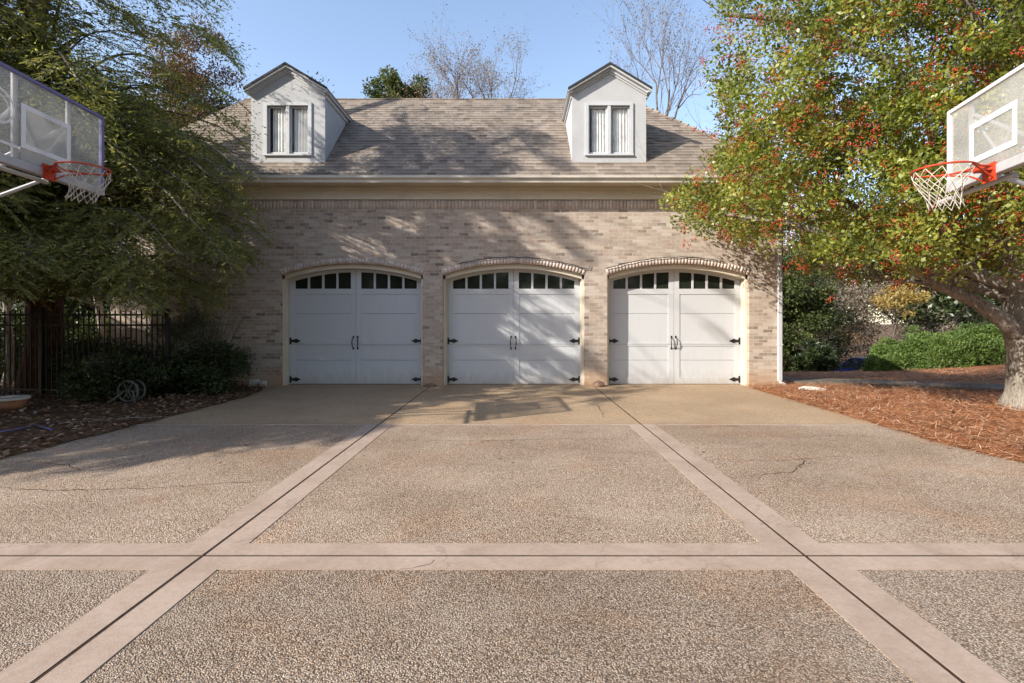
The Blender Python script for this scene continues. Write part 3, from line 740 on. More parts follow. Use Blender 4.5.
# ================================================================== HOOPS
M['frame_blue'] = paint('blue_board_edge', (.14, .13, .30), .5)
M['frame_grey'] = paint('grey_board_frame', (.42, .42, .43), .45, .15, 4)
M['frame_white'] = paint('white_board_frame', (.66, .66, .66), .45, .12, 4)
M['rim'] = paint('orange_red_rim', (.50, .055, .02), .4, .15, 9)
M['net'] = paint('net_cord', (.56, .51, .43), .9, .2, 8)
M['pole'] = paint('hoop_pole', (.45, .45, .46), .4)
M['pale_fill'] = clear_glass('pale_half_clear', (.7, .7, .68), .55, .3)
M['line'] = paint('board_line', (.78, .78, .78), .6)
def build_hoop(loc, rz, half, zb, zt_, edge_mat, label, rz_, logo, tgt=(.17, .62, .305), by=.33):
    """local frame: board in plane x=0 facing +x, y along the board; root at the pole foot (-1.25,0)"""
    ca, sa = math.cos(rz), math.sin(rz); root = (loc[0]-1.25*ca, loc[1]-1.25*sa, 0)
    t = thing('basketball_hoop', root, label, 'basketball hoop', 'basketball hoops beside the driveway', rz)
    X = 1.25; fr = MB()
    bb = obj('backboard', MB().box(X-.012, X, -half+.02, half-.02, zb+.02, zt_-.02), M['board_glass'], t, local=True)
    e = MB(); w = .035; x0, x1 = X-.03, X+.012
    e.box(x0, x1, -half, -half+w, zb+w, zt_-w); e.box(x0, x1, half-w, half, zb+w, zt_-w); e.box(x0, x1, -half, half, zt_-w, zt_)
    obj('board_frame', e, edge_mat, bb, local=True, bevel=.004)
    e = MB(); e.box(x0-.03, x1+.006, -half-.004, half+.004, zb-.05, zb+w-.001); obj('bottom_pad', e, M['frame_grey'], bb, local=True, bevel=.008)
    for y in (-by, by): obj('board_brace', MB().box(X-.055, X-.031, y-.028, y+.028, zb+.01, zt_-.01), M['frame_grey'], bb, local=True, bevel=.003)
    l = MB(); q = .05; lx0, lx1 = X+.001, X+.004; tz0, tz1 = zb+tgt[0], zb+tgt[1]; ty = tgt[2]
    l.box(lx0, lx1, -ty, -ty+q, tz0, tz1); l.box(lx0, lx1, ty-q, ty, tz0, tz1); l.box(lx0, lx1, -ty+q, ty-q, tz1-q, tz1); l.box(lx0, lx1, -ty+q, ty-q, tz0, tz0+q)
    obj('target_square', l, M['line'], bb, local=True)
    if logo:
        obj('target_fill', MB().box(X-.020, X-.0125, -.29, .29, tz0-.12, tz1-.01), M['pale_fill'], bb, local=True)  # pale half-clear sheet behind the target square
    if logo:                                                       # pale ring mark on the near part of the board
        l = MB(); n = 40
        for k in range(n):
            a0, a1 = 2*math.pi*k/n, 2*math.pi*(k+1)/n
            for ra, rb in ((.155, .175), (.10, .115)):
                f = lambda r, a: (lx1, -.55+r*math.cos(a), zb+.50+r*math.sin(a))
                l.add([f(ra, a0), f(rb, a0), f(rb, a1), f(ra, a1)], [(0, 1, 2, 3)])
        l.box(lx0, lx1, -half+.05, -.34, zb+.14, zb+.165)
        obj('board_mark', l, M['line'], bb, local=True)
    # rim
    r = MB(); cxr = X+.15+.2285
    r.ring((cxr, 0, rz_), .2285, .0095, 48, 8)
    r.box(X+.012, X+.03, -.075, .075, rz_-.13, rz_+.03); r.box(X+.03, X+.11, -.06, .06, rz_-.035, rz_+.012)
    for s_ in (-1, 1):
        r.tube([(X+.02, s_*.06, rz_-.11), (X+.12, s_*.09, rz_-.05), (cxr-.12, s_*.19, rz_-.008)], .008, 6)
        r.tube([(X+.03, s_*.05, rz_), (X+.15, s_*.10, rz_-.004), (cxr-.16, s_*.165, rz_)], .009, 6)
    rim = obj('rim', r, M['rim'], t, local=True, smooth=False)
    nm = MB(); N = 12
    zz = [-.015, -.08, -.15, -.22, -.285, -.345]; rr = [.222, .20, .165, .135, .125, .13]
    sway = lambda lv: (.03*math.sin(lv*.9), .02*math.sin(lv*.7))
    def Q(k, lv):
        a = 2*math.pi*(k+.5*(lv % 2))/N; sx_, sy_ = sway(lv)
        return (cxr+rr[lv]*math.cos(a)+sx_+random.uniform(-.006, .006), rr[lv]*math.sin(a)+sy_, rz_+zz[lv]+random.uniform(-.008, .008))
    G_ = [[Q(k, lv) for k in range(N)] for lv in range(len(zz))]
    for lv in range(len(zz)-1):
        for k in range(N):
            k2 = (k-1) % N if lv % 2 == 0 else (k+1) % N
            nm.tube([G_[lv][k], G_[lv+1][k]], .0033, 5); nm.tube([G_[lv][k], G_[lv+1][k2]], .0033, 5)
    net = obj('net', nm, M['net'], rim, local=True, recalc=False)
    # arms and pole
    a = MB()
    for s_ in (-1, 1):
        a.tube([(X-.04, s_*.30, zb+.60), (.25, s_*.10, zb-.05), (.02, s_*.07, zb-.35)], .022, 8)
        a.tube([(X-.04, s_*.30, zb+.10), (.40, s_*.08, zb-.35), (.02, s_*.07, zb-.80)], .022, 8)
        a.tube([(X-.05, s_*.30, zb+.55), (X-.06, 0, zb+.13)], .012, 6)
    a.tube([(X-.10, -.95, zb-.075), (X-.10, .12, zb-.075)], .024, 8)
    obj('support_arm', a, M['pole'], t, local=True)
    p = MB(); p.box(-.065, .065, -.065, .065, .02, zb-.1); p.box(-.16, .16, -.16, .16, .0, .02)
    obj('pole', p, M['pole'], t, local=True, bevel=.006)
    return t
build_hoop((-5.01, 5.46), R(3), .80, 3.0, 3.92, M['frame_blue'], 'basketball hoop at upper left with blue edged glass backboard before the dark evergreen', 3.05, True)
build_hoop((4.21, 4.5), R(180-11.5), .615, 2.74, 3.50, M['frame_white'], 'basketball hoop at upper right with white framed backboard before the berry laden holly', 2.765, False, (.13, .50, .29), .34)

# ================================================================== FENCE
def build_fence():
    y = 9.4; x1, x0 = -6.4, -11.9; top = 1.57
    t = thing('picket_fence', (-9, y, 0), 'black metal picket fence behind the left bed', 'fence')
    for z in (top-.03, top-.22, .16):
        obj('fence_rail', MB().box(x0, x1, y-.014, y+.014, z-.018, z+.018), M['black'], t)
    x = x0; n = 0
    posts = [x1, -8.73, -11.05]
    for px_ in posts:
        p = MB().box(px_-.032, px_+.032, y-.032, y+.032, -.03, top+.08); p.box(px_-.04, px_+.04, y-.04, y+.04, top+.08, top+.10)
        obj('fence_post', p, M['black'], t)
    x = x1-.095
    while x > x0:
        if min(abs(x-p) for p in posts) > .05:
            q = MB().box(x-.009, x+.009, y-.0085, y+.0085, .05, top+.03)
            q.add([(x-.009, y-.0085, top+.03), (x+.009, y-.0085, top+.03), (x+.009, y+.0085, top+.03), (x-.009, y+.0085, top+.03), (x, y, top+.075)], [(0, 1, 4), (1, 2, 4), (2, 3, 4), (3, 0, 4)])
            obj('picket', q, M['black'], t, recalc=False)
        x -= .097
build_fence()

# ================================================================== TREES
def pix(P): return 515+510*P[..., 0]/P[..., 1], 323-510*(P[..., 2]-CAM_H)/P[..., 1]
def landing(P):
    """where the shadow of each point lands: ground, facade or roof, given as photo position"""
    tg = P[:, 2]/-SUN[2]; H = P+SUN*tg[:, None]
    w = H[:, 1] > WALLY
    tw = (WALLY-P[:, 1])/SUN[1]; Hw = P+SUN*tw[:, None]
    H[w] = Hw[w]
    hi = w & (Hw[:, 2] > 4.4)
    tr = ((P[:, 2]-RZ0)-(P[:, 1]-RY0))/(SUN[1]-SUN[2]); Hr = P+SUN*tr[:, None]
    H[hi] = Hr[hi]
    kind = np.where(hi, 2, np.where(w, 1, 0))
    return H, kind
BX_ = np.array([-300, 0, 75, 150, 210, 300, 350, 385, 450, 600, 640, 700]); BY_ = np.array([505, 487, 477, 462, 450, 443, 440, 426, 416, 402, 392, 380])
def shade(H, kind):
    px, py = pix(H); s = np.zeros(len(H))
    g_ = kind == 0; yb = np.interp(px, BX_, BY_)
    s[g_] = np.where(py[g_] < yb[g_], np.where(px[g_] < 390, 1, .5), 0)
    w_ = kind == 1
    v = np.interp(px, [230, 300, 520, 600, 660, 700], [.97, .70, .62, .34, .04, .0])
    low = py > 262
    v2 = np.interp(px, [0, 425, 440, 580, 592, 625, 660, 700], [1, .93, .60, .50, .34, .18, .02, .0])
    v2 = np.where((px > 590) & (py < 325), .1, v2)
    v2 = np.where((px > 440) & (px < 585) & (py > 350), v2+.12, v2)
    s[w_] = np.where(low, v2, v)[w_]
    r_ = kind == 2
    vr = np.interp(px, [200, 250, 256, 325, 335, 400, 520, 570, 580], [.7, .4, .06, .06, .3, .55, .6, .3, .0])*np.interp(py, [70, 125, 132, 150, 180], [0, .05, .5, .85, 1])
    s[r_] = vr[r_]
    return s
def coherent(H, seed, sc):
    """smooth 0..1 noise sampled where the shadow lands, stretched along the light"""
    out = np.empty(len(H))
    for i, h in enumerate(H):
        a = h[0]*.82+h[2]*-.0; q = Vector(((h[0]*.83-h[2]*.55)*.75, (h[0]*.5+h[2]*.85-h[1]*.6)*2.0, seed))
        out[i] = mnoise.noise(q)
    return np.clip(.5+out*1.5, 0, 1)
def hemlock(name, loc, h, limbs, reach, label, zlow=2.2, prune=True, keep=0.0, leafL=.075, step=.034, az=None, group=None, region=None, prof=.6, tuft=0):
    t = thing(name, loc, label, 'tree', group)
    tr = MB(); n = 14
    pts = [(loc[0]+.12*math.sin(i*.8), loc[1]+.1*math.cos(i*.7), loc[2]-.1+(h)*i/n) for i in range(n+1)]
    tr.tube(pts, [.30*(1-i/n)**.8+.02+(.14 if i == 0 else 0) for i in range(n+1)], 12)
    LP = []; LD = []; LU = []; LR = []; tw = MB()
    C2 = []; LIMBS = []
    for k in range(limbs):
        z = zlow+(h-zlow-.5)*((k+random.random())/limbs); a = random.uniform(*az) if az else random.uniform(0, 2*math.pi)
        f = (z-zlow)/(h-zlow); L = reach*(1-f)**prof*(.65+.4*random.random())*(1 if f > .05 else .8)
        d = Vector((math.cos(a), math.sin(a), .25+.2*f)).normalized(); p = Vector((loc[0]+.1*math.sin(z), loc[1], z))
        m_ = max(4, int(L/.16)); pp = [p]; dirs = [d]
        for i in range(m_):
            d = (d+Vector((random.gauss(0, .05), random.gauss(0, .05), -.05*(1.4*i/m_)))).normalized()
            pp.append(pp[-1]+d*L/m_); dirs.append(d)
        LIMBS.append((pp, L))
        for i in range(max(1, m_//7), m_+1):
            for s_ in (-1, 1):
                f2 = i/m_; l2 = (.25+.75*math.sin(math.pi*min(1, f2*.85+.12)))*min(.95, L*.24)*random.uniform(.7, 1.2)
                if random.random() < .12: continue
                sd_ = dirs[i].cross(Vector((0, 0, 1))).normalized()*s_
                dd = (dirs[i]*random.uniform(.5, .9)+sd_*random.uniform(.6, .9)+Vector((0, 0, random.uniform(-.28, .06)))).normalized()
                C2.append((pp[i], dd, l2, random.random(), len(LIMBS)-1, i))
    # cull by envelope / shadow plan
    mid = np.array([tuple(c[0]+c[1]*c[2]*.5) for c in C2])
    ok = np.ones(len(C2), bool)
    if prune:
        H, kd = landing(mid); s = shade(H, kd); ok &= (coherent(H, 5.3, 1.5) < s+keep) & ((s > .02) | (rng.random(len(s)) < keep))
    ok &= ~((mid[:, 1] > 10.75) & (mid[:, 0] > -9.1) & (mid[:, 2] < 5.0+(mid[:, 1]-10.75)*1.2))
    if region is not None: ok &= region(mid)
    if prune and keep > .5:
        ok &= ~((kd == 2) & (s < .2) & (rng.random(len(s)) < .75)); hp = pix(H)[0]
        ok &= ~((kd == 1) & (hp > 300) & (coherent(H, 5.3, 1.5) > s+.05) & (rng.random(len(s)) < .75))
    if prune:                                                      # a limb that keeps few of its sprays is left out whole
        tot = {}; kp = {}
        for c, o_ in zip(C2, ok): tot[c[4]] = tot.get(c[4], 0)+1; kp[c[4]] = kp.get(c[4], 0)+int(o_)
        H, kd = landing(mid); s = shade(H, kd); hx, hy = pix(H)
        part = (kd == 1) & (s < .985) & (hy < 400)
        for i in np.nonzero(part & ok)[0]:
            h = H[i]; nv = .5+1.35*mnoise.noise(Vector(((h[0]*.83-h[2]*.55+h[1]*.5)*1.15, (h[0]*.5+h[2]*.85-h[1]*.6)*3.4, 7.7)))
            if nv > min(.60, s[i]+.08) and (not tuft or rng.random() < .58): ok[i] = False
        ok = np.array([o_ and kp[c[4]] > .30*tot[c[4]] for c, o_ in zip(C2, ok)])
    last = {}
    for (c, o_) in zip(C2, ok):
        if not o_: continue
        p, dd, l2, cr, li, ix = c; last[li] = max(last.get(li, 0), ix); q = p; d = dd; m2 = max(3, int(l2/step)); sag = random.uniform(-.03, .0)
        tp = [p]
        for i in range(m2):
            d = (d+Vector((random.gauss(0, .04), random.gauss(0, .04), sag))).normalized(); q = q+d*step
            sdv = d.cross(Vector((0, 0, 1))); sdv = sdv.normalized() if sdv.length > .1 else Vector((1, 0, 0))
            for s_ in (-1, 1):
                ld = d*.7+sdv*s_*random.uniform(.5, 1.0)+Vector((0, 0, random.gauss(-.12, .18)))
                LP.append(q); LD.append(ld); LU.append(Vector((random.gauss(0, .5), random.gauss(0, .5), random.gauss(0, .4)))); LR.append(.55*cr+.45*random.random()+(.08 if i > m2*.8 else 0))
            if i == m2//2 or i == m2-1: tp.append(q)
        tw.tube(tp, [.0035, .0025, .0012], 3, cap=False)
    for li, ix in last.items():
        pp, L = LIMBS[li]
        if prune:
            A_ = np.array([tuple(v) for v in pp[:ix+1]]); H, kd = landing(A_); bad = ((kd == 2) & (shade(H, kd) < .12)) | on_dormer(A_)
            if bad.any(): ix = max(1, int(np.argmax(bad)))
        q_ = pp[:ix+1]; q_ = q_[::3]+([q_[-1]] if (len(q_)-1) % 3 else [])
        if len(q_) > 1: tw.tube(q_, [max(.004, .032*L/4*(1-i/len(q_)*.9)) for i in range(len(q_))], 4, cap=False)
    obj('trunk', tr, M['bark_red'], t, smooth=True, recalc=False)
    obj('branches', tw, M['bark_dark'], t, recalc=False)
    LP = np.array([tuple(v) for v in LP]); LD = np.array([tuple(v) for v in LD])
    if tuft:                                                       # short side tufts that fill the sprays out
        cc = mid[ok]; P_, D_, _, _, c_ = clump_leaves(cc, .33, tuft, 1, 1, -.25); D_[:, 2] *= .6
        LP = np.concatenate([LP, P_]); LD = np.concatenate([LD, D_]); LR = np.concatenate([np.array(LR), .6*c_+.4*rng.random(len(c_))])
    H, kd = landing(LP); s = shade(H, kd); hx, hy = pix(H); nz_ = np.zeros(len(LP))
    part = ((kd > 0) & (s < .985) & (hy < 400)) | ((kd == 0) & (s < .9) & (s > .01))
    lim = np.where((kd == 1) & (hy < 262), np.minimum(.56, s), np.where(kd == 0, s+.15, s+.10))
    for i in np.nonzero(part)[0]:
        h = H[i]; nz_[i] = .5+1.35*mnoise.noise(Vector(((h[0]*.83-h[2]*.55+h[1]*.5)*1.15, (h[0]*.5+h[2]*.85-h[1]*.6)*3.4, 7.7)))
    kp = nz_ < lim
    if tuft: kp |= rng.random(len(LP)) < .13
    kp |= ~part
    LP = LP[kp]; LD = LD[kp]; LR = np.asarray(LR)[kp]
    n = len(LP)
    leaves('crown', LP, LD, leafL*(.7+.6*rng.random(n)), leafL*.27*(.7+.6*rng.random(n)), M['hemlock'], t, np.clip(LR, 0, .999))
    print(name, 'leaves', n)
    return t
def regA(m_):
    px, py = pix(m_)
    lim = np.interp(py, [-400, 0, 60, 110, 160, 200, 250, 300, 330], [120, 232, 243, 262, 272, 262, 262, 225, 190])
    low = np.interp(px, [-50, 30, 60, 130, 200, 250, 270], [300, 310, 318, 322, 330, 290, 250])
    return (px < lim) & (py < low) & (m_[:, 1] > 6.6)
def on_dormer(m_):
    t_ = (11.28-m_[:, 1])/SUN[1]; D_ = m_+SUN*t_[:, None]
    return (t_ > 0) & (D_[:, 0] > -5.95) & (D_[:, 0] < -4.05) & (D_[:, 2] > 4.95) & (D_[:, 2] < 7.15)
def dorm_clear(m_):
    H, kd = landing(m_); px, py = pix(H); rr_ = rng.random(len(px))
    if len(px): ok_ = ~(on_dormer(m_) & (rr_ < .96)) & ~((kd == 2) & (px > 325) & (px < 400) & (py > 100) & (py < 160) & (rr_ < .75))
    return ok_ & dorm_clear0(m_)
def dorm_clear0(m_):
    H, kd = landing(m_); px, py = pix(H)
    return ~((kd == 2) & (px > 256) & (px < 330) & (py > 60) & (py < 165))
hemlock('hemlock_tree', (-9.5, 10.15, 0), 15, 480, 6.3, 'big drooping evergreen with reddish trunk beside the left end of the brick garage', 1.75, True, .9, az=(-1.85, .55), region=lambda m_: regA(m_) & dorm_clear(m_), prof=.45, tuft=26)
def clear_A(m_):
    H, kd = landing(m_); px = pix(H)[0]
    return ~((px < 410) & ((kd == 2) | ((kd == 1) & (H[:, 2] > 2.4))))
hemlock('hemlock_tree', (-15.0, 3.6, 0), 17, 480, 7.2, 'tall evergreen at the left edge standing nearest the camera, mostly outside the picture', 2.6, True, 0.0, leafL=.12, step=.06, region=lambda m_: ((pix(m_)[0] < 30) | (m_[:, 1] < .5)) & clear_A(m_) & ~on_dormer(m_), prof=.3)
hemlock('hemlock_tree', (-13.4, 5.6, 0), 7.5, 170, 5.2, 'dark evergreen at the far left behind the blue edged backboard', 1.6, True, 0.1, leafL=.12, step=.055, region=lambda m_: (pix(m_)[0] < 60), prof=.4)

# ---------------- holly on the right
def holly():
    loc = (8.02, 8.0, 0)
    t = thing('holly_tree', loc, 'large holly full of red berries with mottled grey trunk at the right edge', 'tree')
    b = MB()
    def P(x, z, y=8.0): return (x, y, z)
    pts = [P(8.20, -.1), P(8.18, .12), P(8.14, .5), P(8.10, 1.0), P(8.02, 1.5), P(7.95, 2.2), P(7.9, 3.2, 8.1), P(7.85, 4.4, 8.2), P(7.9, 5.8, 8.1), P(8.0, 8.0, 8.1), P(8.1, 10, 8)]
    b.tube(pts, [.62, .42, .32, .29, .30, .26, .28, .23, .18, .10, .03], 18)
    tr = obj('trunk', b, M['bark_grey'], t, smooth=True, recalc=False)
    tx = bpy.data.textures.new('barkbump', 'CLOUDS'); tx.noise_scale = .25
    sub = tr.modifiers.new('s', 'SUBSURF'); sub.levels = 2; sub.render_levels = 2
    dp = tr.modifiers.new('d', 'DISPLACE'); dp.texture = tx; dp.strength = .10; dp.mid_level = .5
    L = MB(); tips = []
    mains = [([P(7.95, 1.15), P(7.55, 1.45, 7.9), P(7.1, 1.72, 7.85), P(6.55, 2.0, 7.9), P(6.0, 2.4, 8.0), P(5.3, 2.75, 8.2), P(4.5, 3.1, 8.6), P(3.7, 3.3, 9.0)], .135),
             ([P(7.9, 1.9), P(7.3, 2.3, 8.3), P(6.6, 2.9, 8.8), P(5.6, 3.8, 9.2), P(4.6, 4.5, 9.4)], .13),
             ([P(6.7, 1.95, 7.88), P(6.6, 2.6, 7.8), P(6.4, 3.6, 7.7), P(6.0, 5.0, 7.6)], .07),
             ([P(7.9, 3.2, 8.1), P(7.0, 4.4, 8.0), P(5.8, 5.6, 8.1), P(4.4, 6.4, 8.4), P(3.5, 6.6, 8.6)], .11),
             ([P(7.88, 4.4, 8.2), P(7.0, 6.2, 7.8), P(6.0, 7.8, 7.8)], .09),
             ([P(7.95, 2.5), P(8.9, 3.2, 8.0), P(10.2, 4.2, 8.1), P(11.2, 5.4, 8.2)], .14),
             ([P(7.9, 2.6), P(7.7, 3.4, 7.3), P(7.5, 4.4, 6.6), P(7.3, 5.6, 6.2)], .12),
             ([P(7.95, 1.7), P(7.2, 2.2, 8.5), P(6.4, 2.7, 9.4), P(5.8, 3.1, 10.2)], .10),
             ([P(7.9, 3.0, 8.1), P(8.2, 4, 9), P(8.5, 5.2, 10)], .11)]
    for pts, r in mains:
        n = len(pts); L.tube(pts, [max(.015, r*(1-i/n*.85)) for i in range(n)], 10, cap=False)
        for i in range(3, n):
            for _ in range(2):
                d = Vector((random.gauss(0, 1), random.gauss(0, .7), abs(random.gauss(.5, .5)))).normalized()
                grow(L, pts[i], d, random.uniform(.8, 1.5), max(.012, r*(1-i/n)*.4), 2, tips, .6, .2, 4)
    obj('limbs', L, M['limb'], t, smooth=True, recalc=False)
    # crown clumps fill a lumpy envelope
    C = rng.uniform((2.2, 5.6, 1.8), (13.0, 11.8, 9.6), (15000, 3))
    px, py = pix(C); x, y, z = C.T
    left = np.interp(py, [-300, -60, 0, 30, 60, 95, 130, 165, 200, 220, 236, 252, 275, 300], [810, 730, 700, 697, 705, 716, 722, 700, 678, 672, 722, 765, 792, 830])
    nz = np.array([mnoise.noise(Vector((a*.9, b*.9, c*.9))) for a, b, c in C]); nz2 = np.array([mnoise.noise(Vector((a*2.2+9, b*2.2, c*2.2))) for a, b, c in C])
    ok = px > left+8+nz*26
    yc = 8.6+.0*x; ry = np.interp(x, [2, 4, 6, 8, 11, 13], [1.5, 2.3, 2.6, 2.8, 2.4, .8]); ycn = np.interp(x, [2, 5, 8], [9.4, 8.9, 8.4])
    ok &= np.abs(y-ycn) < ry*(1+.25*nz)
    ok &= ~((y > 10.95) & (x < 6.2) & (z < 5.2+(y-10.95)))
    zlow = np.interp(px, [660, 700, 760, 800, 860, 900, 980, 1040, 1200], [3.0, 2.9, 2.85, 2.42, 2.2, 2.25, 2.05, 2.1, 2.2])
    ok &= z > zlow+.25*nz
    ok &= z < 9.6-((x-7.5)/4.6)**2*2.2
    ok &= ~((z < 2.6) & (np.hypot(x-8, y-8) < 1.0))
    dens = np.where(nz2 > -.01, 1, .08)*np.where(py < 60, np.where(px < 760, .45, .9), 1)
    ok &= rng.random(len(C)) < dens*.98
    # gaps where the sky shows
    for (gx_, gy_, gr) in ((788, 250, 13), (745, 22, 12), (722, 42, 9), (775, 75, 6), (870, 75, 7), (836, 262, 8), (726, 70, 8), (736, 118, 6)): ok &= np.hypot(px-gx_, (py-gy_)*.9) > gr
    # keep the hoop clear of branches
    ok &= ~((y < 6.3) & (x < 6.8))
    hs = (C[:, 2]-.6)/-SUN[2]; HL = C+SUN*hs[:, None]
    ok &= ~((HL[:, 0] > 12.2) & (HL[:, 0] < 20.6) & (HL[:, 1] > 14) & (HL[:, 1] < 21) & (rng.random(len(C)) < .70))
    C = C[ok]; print('holly clumps', len(C))
    P_, D, Ls, Ws, cr = clump_leaves(C, .27, 76, .069, .039, .15)
    n = len(P_); r = np.clip(.62*cr+.36*rng.random(n)+.12*(rng.random(n) < .06), 0, .999)
    leaves('crown', P_, D, Ls, Ws, M['holly'], t, r, fold=.18)
    # berries: tight bunches at some clumps
    bn = np.array([mnoise.noise(Vector((a*.8+40, b*.8, c*.8))) for a, b, c in C]); sel = (rng.random(len(C)) < .55+.9*bn)
    B = np.repeat(C[sel], 3, 0)+rng.normal(0, .19, (sel.sum()*3, 3)); B = np.repeat(B, 15, 0)+rng.normal(0, .042, (len(B)*15, 3))
    icos(B, .0125, 'berries', M['berry'], t, rng.random(len(B)))
holly()

def leafy(name, loc, h, cr, cz, mat, label, nclump=60, per=90, L=.12, W=.07, rad=.12, bark='bark_dark', group=None, squash=1.0, depth=3, thin=0.0, cat='tree', seed=None, spread=.6):
    t = thing(name, loc, label, cat, group)
    b = MB(); tips = []; x, y, z = loc
    n = 8; lean = random.uniform(-.4, .4)
    pts = [(x+lean*(i/n)**2+.1*math.sin(i), y, z-.2+(h*.75)*i/n) for i in range(n+1)]
    b.tube(pts, [rad*(1-.8*i/n)+(.3*rad if i == 0 else 0) for i in range(n+1)], 8)
    for i in range(3, n+1):
        for _ in range(2 if i < n else 4):
            a = random.uniform(0, 6.28); d = Vector((math.cos(a), math.sin(a), random.uniform(.3, 1.1)))
            grow(b, pts[i], d, cr*random.uniform(.45, .75), rad*.45*(1-.07*i), depth-1, tips, spread, .15, 4)
    obj('trunk', b, M[bark], t, recalc=False)
    if nclump:
        X = rng.normal(size=(nclump, 3)); X /= np.linalg.norm(X, axis=1)[:, None]; rr = rng.random(nclump)**.4
        C = np.array([x+lean*.6, y, z+cz])+X*rr[:, None]*np.array([cr, cr*.9, (h-cz)*squash])*(.8+.3*rng.random((nclump, 1)))
        C[:, 2] = np.maximum(C[:, 2], z+.25)
        P_, D, Ls, Ws, c_ = clump_leaves(C, cr*.26, per, L, W)
        leaves('crown', P_, D, Ls, Ws, M[mat], t, np.clip(.5*c_+.5*rng.random(len(P_)), 0, .999))
    return t
def bare(loc, h, cr, label, rad=.16, depth=5, twigs=True, haze='grey_leaf', nh=900, shape=1.0, th=None, spr=.42):
    t = thing('bare_tree', loc, label, 'tree', 'leafless trees behind the garage roof'); b = MB(); tips = []
    x, y, z = loc; pts = [(x, y, z+(th or h*.42)*i/4) for i in range(5)]
    b.tube(pts, [rad, rad*.9, rad*.82, rad*.75, rad*.68], 8)
    for k in range(5):
        a = 2*math.pi*k/5+random.random(); d = Vector((math.cos(a)*.42, math.sin(a)*.42, 1))
        grow(b, pts[-1 if k < 3 else -2], d, h*.24*shape, rad*.5, depth, tips, spr, .12, 5, (2, 3), .72)
    obj('trunk', b, M['twig'], t, recalc=False)
    T = np.array(tips); T = T[rng.integers(0, len(T), nh)]+rng.normal(0, .12, (nh, 3))
    D = rng.normal(size=(nh, 3)); leaves('crown', T, D, .10*(.6+.8*rng.random(nh)), .05, M[haze], t)
    print('bare tips', len(tips))
bare(px2w(452, 0, 31)[:2]+(-1,), 18, 2.5, 'leafless pale twigged tree rising over the ridge, left one of the pale pair', .2, 5, nh=5200, haze='brown_leaf', shape=.56, th=13.2, spr=.5)
bare(px2w(492, 0, 32)[:2]+(-1,), 18.5, 2.5, 'slender leafless tree over the ridge, right one of the pale pair', .2, 5, nh=5200, haze='grey_leaf', shape=.56, th=13.6, spr=.5)
bare(px2w(664, 0, 26)[:2]+(-1.5,), 22.0, 3.2, 'tall leafless dark limbed tree above the right dormer', .16, 5, nh=2500, th=11.5, shape=.72, spr=.5)
bare(px2w(722, 0, 30)[:2]+(-1.5,), 15.0, 3.2, 'low leafless tree between the right dormer and the holly', .16, 4, haze='brown_leaf', nh=3000)
leafy('evergreen_tree', px2w(393, 0, 30)[:2]+(-1,), 17.0, 2.0, 15.0, 'mid_leaf', 'round green tree top peeping over the roof ridge', 90, 150, .16, .1, .2)
leafy('evergreen_tree', px2w(680, 0, 33)[:2]+(-2,), 15.0, 2.0, 12.0, 'dark_leaf', 'small dark tree top beyond the right hip of the roof', 70, 130, .18, .11, .2)

# woods seen right of the building
leafy('broadleaf_evergreen', (12.9, 24.5, -1.9), 7.2, 2.0, 3.6, 'mid_leaf', 'glossy green small tree seen beside the right corner of the garage', 120, 190, .15, .08, .1, squash=.9)
leafy('broadleaf_evergreen', (18.0, 30, -2), 7.0, 2.2, 3.4, 'dark_leaf', 'dark green tree just beyond the small glossy one', 90, 170, .13, .06, .08)
leafy('autumn_tree', (17.2, 23.2, -1.4), 5.0, 1.15, 3.9, 'yellow_leaf', 'small tree with golden yellow leaves above the green hedge', 26, 60, .12, .08, .05)
leafy('autumn_tree', (20.2, 27, -2), 9.5, 3.0, 5.5, 'grey_leaf', 'thin grey brown tree behind the golden one', 80, 150, .18, .07, .14)
leafy('autumn_tree', (15.6, 31, -2), 9.0, 2.3, 4.0, 'brown_leaf', 'brownish half bare tree behind the blue car', 50, 120, .17, .08, .12)
WOODS = [(19.8, 24, 7, 2.6, 'dark_leaf'), (24, 28, 10, 3.2, 'mid_leaf'), (30, 34, 13, 4.4, 'dark_leaf'), (21, 37, 14, 4.2, 'brown_leaf'), (27, 44, 15, 4.5, 'grey_leaf'), (34, 44, 16, 5, 'mid_leaf'), (14.5, 44, 14, 4.2, 'grey_leaf'),
         (19, 52, 15, 5, 'dark_leaf'), (40, 38, 14, 5, 'brown_leaf'), (46, 55, 18, 6, 'mid_leaf'), (31, 60, 16, 6, 'brown_leaf'), (23, 62, 15, 6, 'mid_leaf'), (38, 66, 17, 6, 'dark_leaf'), (12.5, 34, 6.5, 2.6, 'dark_leaf'), (17, 36, 8, 3.0, 'grey_leaf')]
place = ['right behind the hedge', 'behind the hedge and trunk', 'at the right edge of the view', 'far behind the golden tree', 'far off behind the hedge', 'far beyond the grey trunk', 'far off beside the garage corner',
         'farthest, above the blue car', 'far right behind the holly trunk', 'farthest at the right edge', 'farthest behind the hedge', 'farthest behind the golden tree', 'farthest beyond the holly trunk', 'low, just over the blue car', 'just left of the golden tree']
nm = {'dark_leaf': 'dark evergreen', 'mid_leaf': 'mid green', 'brown_leaf': 'brown leaved', 'grey_leaf': 'grey twiggy'}
for (x, y, h, r, m_), pl in zip(WOODS, place):
    leafy('woodland_tree', (x+2, y+2, -2.1), h, r, h*.5, m_, nm[m_]+' woodland tree '+pl, 70, 110, .26, .13, .16, group='woodland trees right of the garage')
